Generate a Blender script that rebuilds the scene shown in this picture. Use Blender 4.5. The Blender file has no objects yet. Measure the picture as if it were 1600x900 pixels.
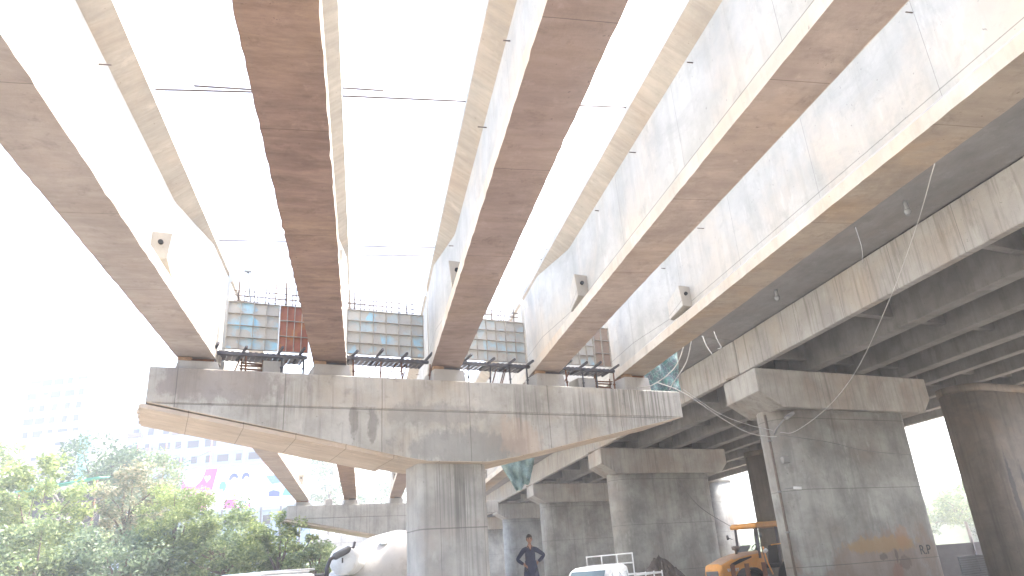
import bpy, bmesh, math, random
from mathutils import Vector, Matrix
random.seed(7)
R = math.radians
S = bpy.context.scene
COL = S.collection

# ------------------------------------------------------------------ camera
cam = bpy.data.cameras.new('camera')
cam.sensor_width = 36.0
cam.lens = 1123.19 / 1600 * 36
cam.clip_start = 0.1
cam.clip_end = 3000
co = bpy.data.objects.new('camera', cam)
COL.objects.link(co)
RX = (0.97989369, 0.00977229, 0.19928085)
RY = (-0.18858393, 0.37150224, 0.90907766)
RZ = (-0.06514952, -0.92838063, 0.3658756)
co.matrix_world = Matrix(((RX[0], -RX[1], -RX[2], 0), (RY[0], -RY[1], -RY[2], 0), (RZ[0], -RZ[1], -RZ[2], 0), (0, 0, 0, 1)))
S.camera = co

# ------------------------------------------------------------------ light
w = bpy.data.worlds.new('World')
S.world = w
w.use_nodes = True
wn = w.node_tree.nodes
sky = wn.new('ShaderNodeTexSky')
sky.sky_type = 'NISHITA'
sky.sun_disc = False
SUN_AZ = R(62)      # clockwise from +Y towards +X
SUN_EL = R(57)
sky.sun_elevation = SUN_EL
sky.sun_rotation = SUN_AZ
sky.air_density = 1.0
sky.dust_density = 5.0
bg = wn['Background']
w.node_tree.links.new(sky.outputs[0], bg.inputs[0])
bg.inputs[1].default_value = 0.15
sl = bpy.data.lights.new('sun', 'SUN')
sl.energy = 2.3
sl.angle = R(1.2)
sl.color = (1.0, 0.965, 0.91)
so = bpy.data.objects.new('sun', sl)
COL.objects.link(so)
sd = Vector((math.sin(SUN_AZ) * math.cos(SUN_EL), math.cos(SUN_AZ) * math.cos(SUN_EL), math.sin(SUN_EL)))
so.rotation_euler = sd.to_track_quat('Z', 'Y').to_euler()
so.location = (30, 30, 60)
S.view_settings.view_transform = 'Standard'
S.view_settings.look = 'None'
S.view_settings.gamma = 1
S.view_settings.exposure = 2.92

# ------------------------------------------------------------------ materials
def new_mat(name):
    m = bpy.data.materials.new(name)
    m.use_nodes = True
    nt = m.node_tree
    return m, nt, nt.nodes['Principled BSDF']

def N(nt, t, **kw):
    n = nt.nodes.new(t)
    for k, v in kw.items():
        if k == 'i':
            for a, b in v.items():
                n.inputs[a].default_value = b
        else:
            setattr(n, k, v)
    return n

def L(nt, a, b):
    nt.links.new(a, b)

def coords(nt, scale, rand=True):
    tc = N(nt, 'ShaderNodeTexCoord')
    mp = N(nt, 'ShaderNodeMapping')
    mp.inputs['Scale'].default_value = scale
    L(nt, tc.outputs['Object'], mp.inputs['Vector'])
    if rand:
        oi = N(nt, 'ShaderNodeObjectInfo')
        mu = N(nt, 'ShaderNodeMath', operation='MULTIPLY')
        mu.inputs[1].default_value = 37.0
        L(nt, oi.outputs['Random'], mu.inputs[0])
        cb = N(nt, 'ShaderNodeCombineXYZ')
        L(nt, mu.outputs[0], cb.inputs[0])
        L(nt, mu.outputs[0], cb.inputs[2])
        L(nt, cb.outputs[0], mp.inputs['Location'])
    return mp.outputs[0]

def ramp(nt, fac, a, b, ca=(0, 0, 0, 1), cb=(1, 1, 1, 1)):
    r = N(nt, 'ShaderNodeValToRGB')
    r.color_ramp.elements[0].position = a
    r.color_ramp.elements[1].position = b
    r.color_ramp.elements[0].color = ca
    r.color_ramp.elements[1].color = cb
    L(nt, fac, r.inputs[0])
    return r.outputs[0]

def mix(nt, fac, a, b, blend='MIX'):
    m = N(nt, 'ShaderNodeMix', data_type='RGBA', blend_type=blend)
    if isinstance(fac, (int, float)):
        m.inputs[0].default_value = fac
    else:
        L(nt, fac, m.inputs[0])
    for s, v in ((6, a), (7, b)):
        if isinstance(v, tuple):
            m.inputs[s].default_value = (*v[:3], 1)
        else:
            L(nt, v, m.inputs[s])
    return m.outputs[2]

def scl(nt, v, k):
    m = N(nt, 'ShaderNodeMath', operation='MULTIPLY')
    L(nt, v, m.inputs[0])
    m.inputs[1].default_value = k
    return m.outputs[0]

def noise(nt, scale3, s=1.0, detail=6, rough=0.6, dist=0.0):
    n = N(nt, 'ShaderNodeTexNoise')
    n.inputs['Scale'].default_value = s
    n.inputs['Detail'].default_value = detail
    n.inputs['Roughness'].default_value = rough
    n.inputs['Distortion'].default_value = dist
    L(nt, coords(nt, scale3), n.inputs['Vector'])
    return n.outputs['Fac']

def seam(nt, axis, spacing, width, offset=0.0):
    tc = N(nt, 'ShaderNodeTexCoord')
    sx = N(nt, 'ShaderNodeSeparateXYZ')
    L(nt, tc.outputs['Object'], sx.inputs[0])
    a = N(nt, 'ShaderNodeMath', operation='ADD')
    L(nt, sx.outputs[axis], a.inputs[0])
    a.inputs[1].default_value = 1000 * spacing + offset
    wob = noise(nt, (1, 1, 1), 2.0, 2)
    wm = N(nt, 'ShaderNodeMath', operation='MULTIPLY_ADD')
    L(nt, wob, wm.inputs[0])
    wm.inputs[1].default_value = 0.015
    L(nt, a.outputs[0], wm.inputs[2])
    d = N(nt, 'ShaderNodeMath', operation='DIVIDE')
    L(nt, wm.outputs[0], d.inputs[0])
    d.inputs[1].default_value = spacing
    fr = N(nt, 'ShaderNodeMath', operation='FRACT')
    L(nt, d.outputs[0], fr.inputs[0])
    lt = N(nt, 'ShaderNodeMath', operation='LESS_THAN')
    L(nt, fr.outputs[0], lt.inputs[0])
    lt.inputs[1].default_value = width / spacing
    return lt.outputs[0]

def concrete(name, col, dark, warm=None, streak=0.5, sscale=(4, 4, 0.25), blot=0.5, stain=None, stain_amt=0.0,
             seams=(), rough=0.85, bump=0.25, grain=None, grain_amt=0.0, streak_col=None, spots=(), zones=()):
    m, nt, p = new_mat(name)
    c = mix(nt, ramp(nt, noise(nt, (1, 1, 1), 0.9, 8, 0.62), 0.34, 0.66), col, dark)
    if warm:
        c = mix(nt, scl(nt, ramp(nt, noise(nt, (1, 1, 1), 0.45, 5, 0.6, 0.4), 0.48, 0.7), 0.75), c, warm)
    if grain:
        g = ramp(nt, noise(nt, grain, 1.0, 7, 0.7), 0.38, 0.68)
        c = mix(nt, scl(nt, g, grain_amt), c, tuple(x * 0.55 for x in dark))
        g2 = ramp(nt, noise(nt, tuple(x * 0.45 for x in grain), 1.0, 6, 0.65, 0.5), 0.5, 0.72)
        c = mix(nt, scl(nt, g2, grain_amt * 0.8), c, tuple(min(1, x * 1.3) for x in col))
    sc = streak_col or tuple(x * 0.45 for x in dark)
    st = ramp(nt, noise(nt, sscale, 1.0, 6, 0.68), 0.5, 0.78)
    c = mix(nt, scl(nt, st, streak), c, sc)
    bl = ramp(nt, noise(nt, (1, 1, 1), 2.6, 9, 0.72, 0.3), 0.56, 0.74)
    c = mix(nt, scl(nt, bl, blot), c, tuple(x * 0.6 for x in dark))
    lt = ramp(nt, noise(nt, (1.5, 1.5, 0.5), 1.6, 8, 0.7), 0.58, 0.7)
    c = mix(nt, scl(nt, lt, 0.45), c, tuple(min(1, x * 1.25) for x in col))
    if stain:
        s2 = ramp(nt, noise(nt, (1, 1, 1.6), 0.55, 9, 0.78, 0.5), 0.52, 0.68)
        c = mix(nt, scl(nt, s2, stain_amt), c, stain)
    def region(x0, z0, rx, rz, soft=0.35, wob=0.5, ns=2.2):
        tc = N(nt, 'ShaderNodeTexCoord')
        mp = N(nt, 'ShaderNodeMapping')
        mp.inputs['Location'].default_value = (-x0 / rx, 0, -z0 / rz)
        mp.inputs['Scale'].default_value = (1 / rx, 0, 1 / rz)
        L(nt, tc.outputs['Object'], mp.inputs['Vector'])
        ln = N(nt, 'ShaderNodeVectorMath', operation='LENGTH')
        L(nt, mp.outputs[0], ln.inputs[0])
        ad = N(nt, 'ShaderNodeMath', operation='MULTIPLY_ADD')
        L(nt, noise(nt, (1, 1, 0.6), ns, 9, 0.72), ad.inputs[0])
        ad.inputs[1].default_value = wob * 2
        L(nt, ln.outputs['Value'], ad.inputs[2])
        return ramp(nt, scl(nt, ad.outputs[0], 0.25), (1.0 + wob - soft) / 4, (1.0 + wob) / 4, (1, 1, 1, 1), (0, 0, 0, 1))
    for (x0, z0, rx, rz, cc, am) in spots:
        c = mix(nt, scl(nt, region(x0, z0, rx * 1.3, rz * 1.3, 0.3, 1.3, 1.3 / max(0.25, min(rx, rz)) ** 0.7), am), c, cc)
    for (x0, z0, rx, rz, am) in zones:
        f2 = N(nt, 'ShaderNodeMath', operation='MULTIPLY')
        L(nt, region(x0, z0, rx, rz, 0.6, 0.2), f2.inputs[0])
        L(nt, ramp(nt, noise(nt, (9, 9, 0.12), 1.0, 5, 0.7), 0.46, 0.58), f2.inputs[1])
        c = mix(nt, scl(nt, f2.outputs[0], am), c, tuple(x * 0.5 for x in dark))
    for (ax, sp, wd, off) in seams:
        c = mix(nt, scl(nt, seam(nt, ax, sp, wd, off), 0.6), c, tuple(x * 0.35 for x in dark))
    # pin holes
    ph = ramp(nt, noise(nt, (1, 1, 1), 14, 3, 0.5), 0.72, 0.74)
    c = mix(nt, scl(nt, ph, 0.5), c, tuple(x * 0.3 for x in dark))
    L(nt, c, p.inputs['Base Color'])
    p.inputs['Roughness'].default_value = rough
    p.inputs['Specular IOR Level'].default_value = 0.3
    b = N(nt, 'ShaderNodeBump')
    b.inputs['Strength'].default_value = bump
    b.inputs['Distance'].default_value = 0.03
    L(nt, noise(nt, (1, 1, 1), 6, 9, 0.7), b.inputs['Height'])
    L(nt, b.outputs[0], p.inputs['Normal'])
    return m

def plain(name, col, rough=0.6, metal=0.0, var=0.25, dirt=None, dirt_amt=0.5, dscale=3.0, spec=0.5):
    m, nt, p = new_mat(name)
    c = mix(nt, ramp(nt, noise(nt, (1, 1, 1), dscale, 6), 0.35, 0.7), col, tuple(x * (1 - var) for x in col))
    if dirt:
        c = mix(nt, scl(nt, ramp(nt, noise(nt, (1, 1, 1), dscale * 1.7, 8, 0.7), 0.5, 0.68), dirt_amt), c, dirt)
    L(nt, c, p.inputs['Base Color'])
    p.inputs['Roughness'].default_value = rough
    p.inputs['Metallic'].default_value = metal
    p.inputs['Specular IOR Level'].default_value = spec
    return m

CW = dict(streak=0.35, blot=0.3)
M_web = concrete('girder_web_concrete', (0.52, 0.515, 0.485), (0.385, 0.385, 0.365), warm=(0.58, 0.51, 0.42), streak=0.42, sscale=(2.5, 3.5, 0.3), blot=0.4, bump=0.2, stain=(0.36, 0.355, 0.335), stain_amt=0.6, streak_col=(0.28, 0.27, 0.24), seams=((2, 40, 0.018, -0.62), (1, 3.05, 0.010, 0.4)))
M_edge = concrete('girder_lower_edge_concrete', (0.58, 0.555, 0.50), (0.46, 0.43, 0.38), warm=(0.58, 0.48, 0.37), streak=0.35, sscale=(4, 4, 0.5), blot=0.35)
M_fl = concrete('flange_underside_concrete', (0.50, 0.44, 0.36), (0.40, 0.35, 0.29), warm=(0.46, 0.36, 0.27), streak=0.15, grain=(1.2, 9, 1.2), grain_amt=0.35, blot=0.3, stain=(0.30, 0.28, 0.25), stain_amt=0.4)
M_blk = concrete('anchor_block_concrete', (0.46, 0.42, 0.36), (0.37, 0.33, 0.28), blot=0.3, streak=0.1)
def soffit(name, a, b, wm, ga=0.5):
    return concrete(name, a, b, warm=wm, streak=0.35, sscale=(0.5, 2.2, 1), streak_col=tuple(x * 0.5 for x in b), grain=(1.6, 7, 1.0), grain_amt=ga, blot=0.75, bump=0.35,
                    stain=tuple(x * 0.62 for x in b), stain_amt=0.45, seams=((1, 3.05, 0.014, 0.4),))
M_sof = [soffit('soffit_taupe', (0.414, 0.362, 0.322), (0.322, 0.276, 0.243), (0.437, 0.356, 0.294), 0.3),
         soffit('soffit_rust', (0.330, 0.226, 0.175), (0.209, 0.137, 0.108), (0.374, 0.257, 0.170), 0.5),
         soffit('soffit_pink', (0.370, 0.280, 0.242), (0.280, 0.207, 0.182), (0.403, 0.302, 0.231), 0.35),
         soffit('soffit_brown', (0.512, 0.431, 0.369), (0.403, 0.325, 0.281), (0.525, 0.413, 0.312), 0.3),
         soffit('soffit_ochre', (0.451, 0.388, 0.312), (0.366, 0.306, 0.250), (0.512, 0.362, 0.213), 0.3)]
M_cap = concrete('pier_cap_concrete', (0.46, 0.445, 0.405), (0.30, 0.285, 0.255), warm=(0.44, 0.37, 0.29), streak=0.7, sscale=(5, 5, 0.3), blot=0.7,
                 seams=((0, 2.44, 0.022, -0.6), (2, 40, 0.03, -4.09)),
                 spots=((7.9, 3.12, 1.5, 0.42, (0.21, 0.21, 0.20), 0.6), (6.9, 4.02, 1.3, 0.26, (0.23, 0.225, 0.21), 0.5), (4.75, 3.74, 0.10, 0.36, (0.15, 0.14, 0.125), 0.55),
                        (5.25, 3.70, 0.12, 0.36, (0.15, 0.14, 0.125), 0.55), (1.6, 4.62, 1.4, 0.42, (0.22, 0.19, 0.175), 0.6), (9.4, 3.4, 0.5, 0.5, (0.46, 0.34, 0.26), 0.4)),
                 zones=((13.6, 4.6, 1.7, 1.0, 0.85), (9.6, 4.2, 0.7, 0.9, 0.6), (3.2, 4.3, 1.0, 0.6, 0.4), (11.6, 4.3, 0.9, 0.8, 0.5)))
M_cap2 = concrete('far_cap_concrete', (0.44, 0.43, 0.40), (0.29, 0.28, 0.255), streak=0.7, sscale=(5, 5, 0.3), blot=0.5, seams=((0, 2.44, 0.022, -0.6), (2, 40, 0.03, -4.09)))
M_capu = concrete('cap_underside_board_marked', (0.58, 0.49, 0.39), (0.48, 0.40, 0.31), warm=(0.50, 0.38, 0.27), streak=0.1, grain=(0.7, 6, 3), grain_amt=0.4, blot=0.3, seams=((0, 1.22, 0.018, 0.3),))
M_col = concrete('pier_column_concrete', (0.44, 0.43, 0.40), (0.285, 0.28, 0.26), streak=0.6, zones=((7.5, 1.9, 0.8, 1.3, 0.8), (7.9, 0.4, 0.5, 1.5, 0.4)), sscale=(7, 7, 0.12), blot=0.45,
                 warm=(0.35, 0.31, 0.275), seams=((2, 3.0, 0.03, -1.13), (0, 1.22, 0.012, 0.2)))
M_old = concrete('old_pier_concrete', (0.38, 0.375, 0.345), (0.20, 0.197, 0.18), warm=(0.27, 0.235, 0.20), streak=0.5, sscale=(3.5, 3.5, 0.16), blot=0.45,
                 stain=(0.16, 0.155, 0.15), stain_amt=0.35, seams=((2, 2.4, 0.02, 0.5),))
M_oldcap = concrete('old_cap_concrete', (0.38, 0.365, 0.33), (0.25, 0.24, 0.215), warm=(0.30, 0.24, 0.19), streak=0.75, sscale=(5, 5, 0.25), blot=0.4, seams=((0, 3.0, 0.015, 0.0),))
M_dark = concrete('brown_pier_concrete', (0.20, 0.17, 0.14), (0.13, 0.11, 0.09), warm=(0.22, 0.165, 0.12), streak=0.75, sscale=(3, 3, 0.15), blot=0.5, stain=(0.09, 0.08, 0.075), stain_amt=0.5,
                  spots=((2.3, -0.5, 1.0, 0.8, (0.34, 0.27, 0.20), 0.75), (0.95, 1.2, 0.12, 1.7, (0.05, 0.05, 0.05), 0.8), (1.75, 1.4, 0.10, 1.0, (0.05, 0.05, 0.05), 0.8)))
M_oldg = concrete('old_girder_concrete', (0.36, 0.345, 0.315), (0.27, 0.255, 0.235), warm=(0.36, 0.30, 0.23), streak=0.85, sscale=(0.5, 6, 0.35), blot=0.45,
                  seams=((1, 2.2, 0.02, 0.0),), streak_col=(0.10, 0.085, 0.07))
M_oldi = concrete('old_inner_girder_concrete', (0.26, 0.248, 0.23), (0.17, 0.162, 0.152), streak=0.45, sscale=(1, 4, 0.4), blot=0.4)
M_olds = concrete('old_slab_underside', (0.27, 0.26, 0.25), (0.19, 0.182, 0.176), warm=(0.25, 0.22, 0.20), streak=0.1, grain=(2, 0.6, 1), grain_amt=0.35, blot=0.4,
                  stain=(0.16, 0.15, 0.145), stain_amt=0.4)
M_ped = concrete('pedestal_concrete', (0.40, 0.39, 0.37), (0.33, 0.32, 0.30), blot=0.3, streak=0.4)
M_steel = plain('dark_steel', (0.10, 0.10, 0.115), 0.6, 0.4, 0.4, (0.14, 0.075, 0.045), 0.5, 5)
M_rust = plain('rusty_steel', (0.20, 0.095, 0.055), 0.85, 0.1, 0.5, (0.30, 0.12, 0.05), 0.7, 4)
M_rebar = plain('rebar_steel', (0.16, 0.12, 0.10), 0.8, 0.2, 0.3)
M_black = plain('black_rubber', (0.02, 0.02, 0.022), 0.75, 0, 0.3)
M_wood = plain('timber', (0.34, 0.22, 0.13), 0.85, 0, 0.4, (0.2, 0.11, 0.06), 0.5, 5)
M_white = plain('white_paint', (0.74, 0.75, 0.74), 0.35, 0, 0.06, (0.42, 0.38, 0.33), 0.35, 3)
M_cream = plain('cream_drum_paint', (0.50, 0.48, 0.45), 0.45, 0, 0.1, (0.30, 0.27, 0.24), 0.5, 2)
M_orange = plain('orange_paint', (0.70, 0.31, 0.06), 0.4, 0, 0.12, (0.42, 0.26, 0.14), 0.45, 4)
M_dusty = plain('dusty_orange_paint', (0.50, 0.33, 0.22), 0.7, 0, 0.15, (0.36, 0.29, 0.24), 0.6, 4)
M_glass = plain('windscreen_glass', (0.10, 0.15, 0.16), 0.08, 0, 0.1)
M_grey = plain('grey_plastic', (0.13, 0.135, 0.14), 0.6, 0, 0.3)
M_lamp = plain('galvanised_metal', (0.24, 0.24, 0.235), 0.5, 0.3, 0.2)
M_wire = plain('pale_cable', (0.45, 0.44, 0.42), 0.6)
M_wired = plain('grey_cable', (0.17, 0.165, 0.16), 0.6)
M_pipe = plain('brown_pipe', (0.17, 0.135, 0.11), 0.7, 0, 0.3, (0.25, 0.21, 0.18), 0.5, 6)
M_soil = concrete('soil_heap', (0.13, 0.105, 0.09), (0.085, 0.07, 0.06), warm=(0.18, 0.13, 0.10), blot=0.6, bump=1.0)
M_paint_txt = plain('black_graffiti', (0.035, 0.035, 0.035), 0.8)

# formwork sheet, patchy light blue paint over grey brown steel
def form_mat(name, a, b, c3, th=0.5):
    m, nt, p = new_mat(name)
    v = N(nt, 'ShaderNodeTexVoronoi')
    v.inputs['Scale'].default_value = 1.0
    L(nt, coords(nt, (2.86, 2.86, 3.2)), v.inputs['Vector'])
    bw = ramp(nt, v.outputs['Color'], 0.35, 0.75)
    n1 = ramp(nt, noise(nt, (1, 1, 1), 2.2, 5), 0.42, 0.62)
    f = N(nt, 'ShaderNodeMath', operation='MULTIPLY')
    L(nt, bw, f.inputs[0]); L(nt, n1, f.inputs[1])
    c = mix(nt, f.outputs[0], a, b)
    c = mix(nt, scl(nt, ramp(nt, noise(nt, (1, 1, 1), 3.5, 8, 0.7), 0.55, 0.7), th), c, c3)
    L(nt, c, p.inputs['Base Color'])
    p.inputs['Roughness'].default_value = 0.75
    return m
M_form = form_mat('blue_grey_formwork_sheet', (0.42, 0.40, 0.36), (0.30, 0.52, 0.64), (0.27, 0.19, 0.14), 0.5)
M_formr = form_mat('rust_red_formwork_sheet', (0.30, 0.11, 0.07), (0.42, 0.18, 0.07), (0.14, 0.06, 0.045), 0.6)
M_formb = form_mat('brown_formwork_sheet', (0.30, 0.22, 0.17), (0.35, 0.27, 0.2), (0.2, 0.12, 0.09), 0.5)
M_rib = plain('formwork_rib', (0.44, 0.41, 0.36), 0.7, 0.1, 0.3, (0.2, 0.11, 0.07), 0.5, 6)

# ------------------------------------------------------------------ mesh helper
class MB:
    def __init__(s):
        s.v = []; s.f = []; s.mi = []; s.sm = []
    def add(s, vs, fs, mi=0, smooth=False):
        o = len(s.v)
        s.v += [Vector(x) for x in vs]
        s.f += [tuple(i + o for i in f) for f in fs]
        s.mi += [mi] * len(fs)
        s.sm += [smooth] * len(fs)
        return s
    def box(s, x0, x1, y0, y1, z0, z1, mi=0, M=None):
        vs = [Vector((x, y, z)) for x in (x0, x1) for y in (y0, y1) for z in (z0, z1)]
        if M is not None: vs = [M @ q for q in vs]
        return s.add(vs, [(0, 1, 3, 2), (4, 6, 7, 5), (0, 4, 5, 1), (2, 3, 7, 6), (0, 2, 6, 4), (1, 5, 7, 3)], mi)
    def bar(s, a, b, wd, ht, mi=0, up=(0, 0, 1)):
        a, b = Vector(a), Vector(b)
        d = (b - a); l = d.length; d.normalize()
        u = Vector(up)
        x = d.cross(u)
        if x.length < 1e-4: x = d.cross(Vector((1, 0, 0)))
        x.normalize(); z = x.cross(d)
        M = Matrix(((x[0], d[0], z[0], a[0]), (x[1], d[1], z[1], a[1]), (x[2], d[2], z[2], a[2]), (0, 0, 0, 1)))
        return s.box(-wd / 2, wd / 2, 0, l, -ht / 2, ht / 2, mi, M)
    def prism(s, prof, fn, mi=0, smooth=False):
        """prof: list of (a,b); fn(a,b,end) -> point, end 0/1"""
        n = len(prof)
        vs = [fn(a, b, 0) for a, b in prof] + [fn(a, b, 1) for a, b in prof]
        fs = [(i, (i + 1) % n, n + (i + 1) % n, n + i) for i in range(n)]
        s.add(vs, fs, mi, smooth)
        s.f.append(tuple(len(s.v) - 2 * n + i for i in range(n))[::-1]); s.mi.append(mi); s.sm.append(False)
        s.f.append(tuple(len(s.v) - n + i for i in range(n))); s.mi.append(mi); s.sm.append(False)
        return s
    def tube(s, pts, r, n=8, mi=0, smooth=True, caps=True):
        pts = [Vector(p) for p in pts]
        rs = r if isinstance(r, (list, tuple)) else [r] * len(pts)
        base = len(s.v); prev = None
        for i, p in enumerate(pts):
            d = (pts[min(i + 1, len(pts) - 1)] - pts[max(i - 1, 0)]).normalized()
            if prev is None:
                x = d.cross(Vector((0, 0, 1)))
                if x.length < 1e-3: x = d.cross(Vector((0, 1, 0)))
            else:
                x = prev - d * prev.dot(d)
                if x.length < 1e-4: x = d.cross(Vector((0, 1, 0)))
            x.normalize(); prev = x
            y = d.cross(x)
            for k in range(n):
                a = 2 * math.pi * k / n
                s.v.append(p + (x * math.cos(a) + y * math.sin(a)) * rs[i])
        for i in range(len(pts) - 1):
            for k in range(n):
                s.f.append((base + i * n + k, base + i * n + (k + 1) % n, base + (i + 1) * n + (k + 1) % n, base + (i + 1) * n + k))
                s.mi.append(mi); s.sm.append(smooth)
        if caps:
            s.f.append(tuple(base + k for k in range(n))[::-1]); s.mi.append(mi); s.sm.append(False)
            e = base + (len(pts) - 1) * n
            s.f.append(tuple(e + k for k in range(n))); s.mi.append(mi); s.sm.append(False)
        return s
    def lathe(s, prof, axis_o, axis_d, n=32, mi=0):
        """prof: (t along axis, radius)"""
        o = Vector(axis_o); d = Vector(axis_d).normalized()
        return s.tube_prof([(o + d * t, r) for t, r in prof], d, n, mi)
    def tube_prof(s, pr, d, n, mi):
        x = d.cross(Vector((0, 0, 1)))
        if x.length < 1e-3: x = Vector((1, 0, 0))
        x.normalize(); y = d.cross(x)
        base = len(s.v)
        for p, r in pr:
            for k in range(n):
                a = 2 * math.pi * k / n
                s.v.append(p + (x * math.cos(a) + y * math.sin(a)) * max(r, 1e-4))
        for i in range(len(pr) - 1):
            for k in range(n):
                s.f.append((base + i * n + k, base + i * n + (k + 1) % n, base + (i + 1) * n + (k + 1) % n, base + (i + 1) * n + k))
                s.mi.append(mi); s.sm.append(True)
        s.f.append(tuple(base + k for k in range(n))[::-1]); s.mi.append(mi); s.sm.append(False)
        e = base + (len(pr) - 1) * n
        s.f.append(tuple(e + k for k in range(n))); s.mi.append(mi); s.sm.append(False)
        return s
    def build(s, name, mats, parent=None, bevel=0, local=False, seg=1):
        """vertices are world coordinates unless local; they are stored relative to the parent's origin"""
        me = bpy.data.meshes.new(name)
        off = Vector((0, 0, 0))
        if parent is not None and not local:
            off = root_loc(parent)
        me.from_pydata([tuple(v - off) for v in s.v], [], s.f)
        if not isinstance(mats, (list, tuple)): mats = [mats]
        for m in mats: me.materials.append(m)
        me.polygons.foreach_set('material_index', s.mi)
        me.polygons.foreach_set('use_smooth', s.sm)
        me.update()
        bm = bmesh.new(); bm.from_mesh(me)
        bmesh.ops.recalc_face_normals(bm, faces=bm.faces)
        bm.to_mesh(me); bm.free()
        o = bpy.data.objects.new(name, me)
        COL.objects.link(o)
        if parent is not None: o.parent = parent
        if bevel:
            b = o.modifiers.new('bevel', 'BEVEL')
            b.width = bevel; b.segments = seg; b.limit_method = 'ANGLE'; b.angle_limit = R(35)
        return o

def root_loc(o):
    p = Vector(o.location)
    while o.parent is not None:
        o = o.parent
        p += Vector(o.location)
    return p

def tag(o, label=None, cat=None, group=None, kind=None):
    if label: o['label'] = label
    if cat: o['category'] = cat
    if group: o['group'] = group
    if kind: o['kind'] = kind
    return o

def thing(name, label, cat, loc=(0, 0, 0), rz=0.0, group=None):
    o = bpy.data.objects.new(name, None)
    o.empty_display_size = 0.3
    COL.objects.link(o)
    o.location = loc
    o.rotation_euler = (0, 0, rz)
    return tag(o, label, cat, group)

def text_mesh(name, body, size, mat, parent, loc, rot, extrude=0.003):
    cu = bpy.data.curves.new(name, 'FONT')
    cu.body = body; cu.size = size; cu.extrude = extrude
    cu.align_x = 'CENTER'; cu.align_y = 'CENTER'
    tmp = bpy.data.objects.new(name, cu)
    COL.objects.link(tmp)
    dg = bpy.context.evaluated_depsgraph_get()
    me = bpy.data.meshes.new_from_object(tmp.evaluated_get(dg))
    bpy.data.objects.remove(tmp)
    bpy.data.curves.remove(cu)
    me.materials.clear(); me.materials.append(mat)
    o = bpy.data.objects.new(name, me)
    COL.objects.link(o)
    o.parent = parent
    o.location = loc; o.rotation_euler = rot
    return o

# ------------------------------------------------------------------ ground
def g(x, y):
    z = -1.7
    z += 0.85 * math.exp(-((x - 4.5) ** 2 + (y - 20.9) ** 2) / 1.1)
    z -= 0.5 * math.exp(-((x - 0.3) ** 2 / 12 + (y - 24.3) ** 2 / 5))
    z += 0.06 * math.sin(x * 0.7 + 1) * math.cos(y * 0.5)
    return z
def axis(a, b, fine0, fine1, step):
    xs = [a]
    x = fine0
    far = []
    k = fine0
    st = step
    while k > a:
        st *= 1.25; k -= st; far.append(max(k, a))
    xs = sorted(set(far))
    n = int((fine1 - fine0) / step)
    xs += [fine0 + i * step for i in range(n + 1)]
    k = fine1; st = step
    while k < b:
        st *= 1.25; k += st; xs.append(min(k, b))
    return xs
gx = axis(-900, 900, -12, 30, 0.5); gy = axis(-200, 1400, -2, 45, 0.5)
gm = MB()
gm.v = [Vector((x, y, g(x, y))) for y in gy for x in gx]
nx = len(gx)
for j in range(len(gy) - 1):
    for i in range(nx - 1):
        gm.f.append((j * nx + i, j * nx + i + 1, (j + 1) * nx + i + 1, (j + 1) * nx + i)); gm.mi.append(0); gm.sm.append(True)
M_gnd = concrete('bare_earth', (0.35, 0.32, 0.28), (0.26, 0.235, 0.20), warm=(0.36, 0.30, 0.23), streak=0.0, blot=0.5, bump=0.8)
_nt = M_gnd.node_tree
_p = _nt.nodes['Principled BSDF']
_src = _p.inputs['Base Color'].links[0].from_socket
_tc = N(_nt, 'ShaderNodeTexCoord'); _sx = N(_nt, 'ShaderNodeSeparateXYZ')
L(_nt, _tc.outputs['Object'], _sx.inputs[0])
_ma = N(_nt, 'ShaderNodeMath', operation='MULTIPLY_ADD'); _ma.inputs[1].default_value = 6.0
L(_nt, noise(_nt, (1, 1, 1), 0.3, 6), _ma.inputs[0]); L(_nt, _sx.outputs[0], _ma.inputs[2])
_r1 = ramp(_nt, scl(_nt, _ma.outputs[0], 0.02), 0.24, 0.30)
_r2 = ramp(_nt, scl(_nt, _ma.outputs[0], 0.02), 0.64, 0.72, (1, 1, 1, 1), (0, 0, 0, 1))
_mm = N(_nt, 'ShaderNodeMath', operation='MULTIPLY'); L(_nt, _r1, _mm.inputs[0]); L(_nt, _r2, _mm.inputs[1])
L(_nt, mix(_nt, _mm.outputs[0], _src, (0.13, 0.115, 0.10)), _p.inputs['Base Color'])  # earth darkened under the old bridge to cut light bounced onto its piers
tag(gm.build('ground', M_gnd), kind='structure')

# ------------------------------------------------------------------ new bridge: piers
SK = math.atan2(0.24, 0.971)
cs, sn = math.cos(SK), math.sin(SK)
GH = [5.27, 5.36, 5.40, 5.44, 5.48]
GX = [-3.99, -0.90, 2.214, 5.288, 8.258]

def rounded(x0, x1, y0, y1, r, n=5):
    pts = []
    for cx, cy, a0 in ((x1 - r, y0 + r, -90), (x1 - r, y1 - r, 0), (x0 + r, y1 - r, 90), (x0 + r, y0 + r, 180)):
        for k in range(n + 1):
            a = R(a0 + 90 * k / n)
            pts.append((cx + r * math.cos(a), cy + r * math.sin(a)))
    return pts

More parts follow.
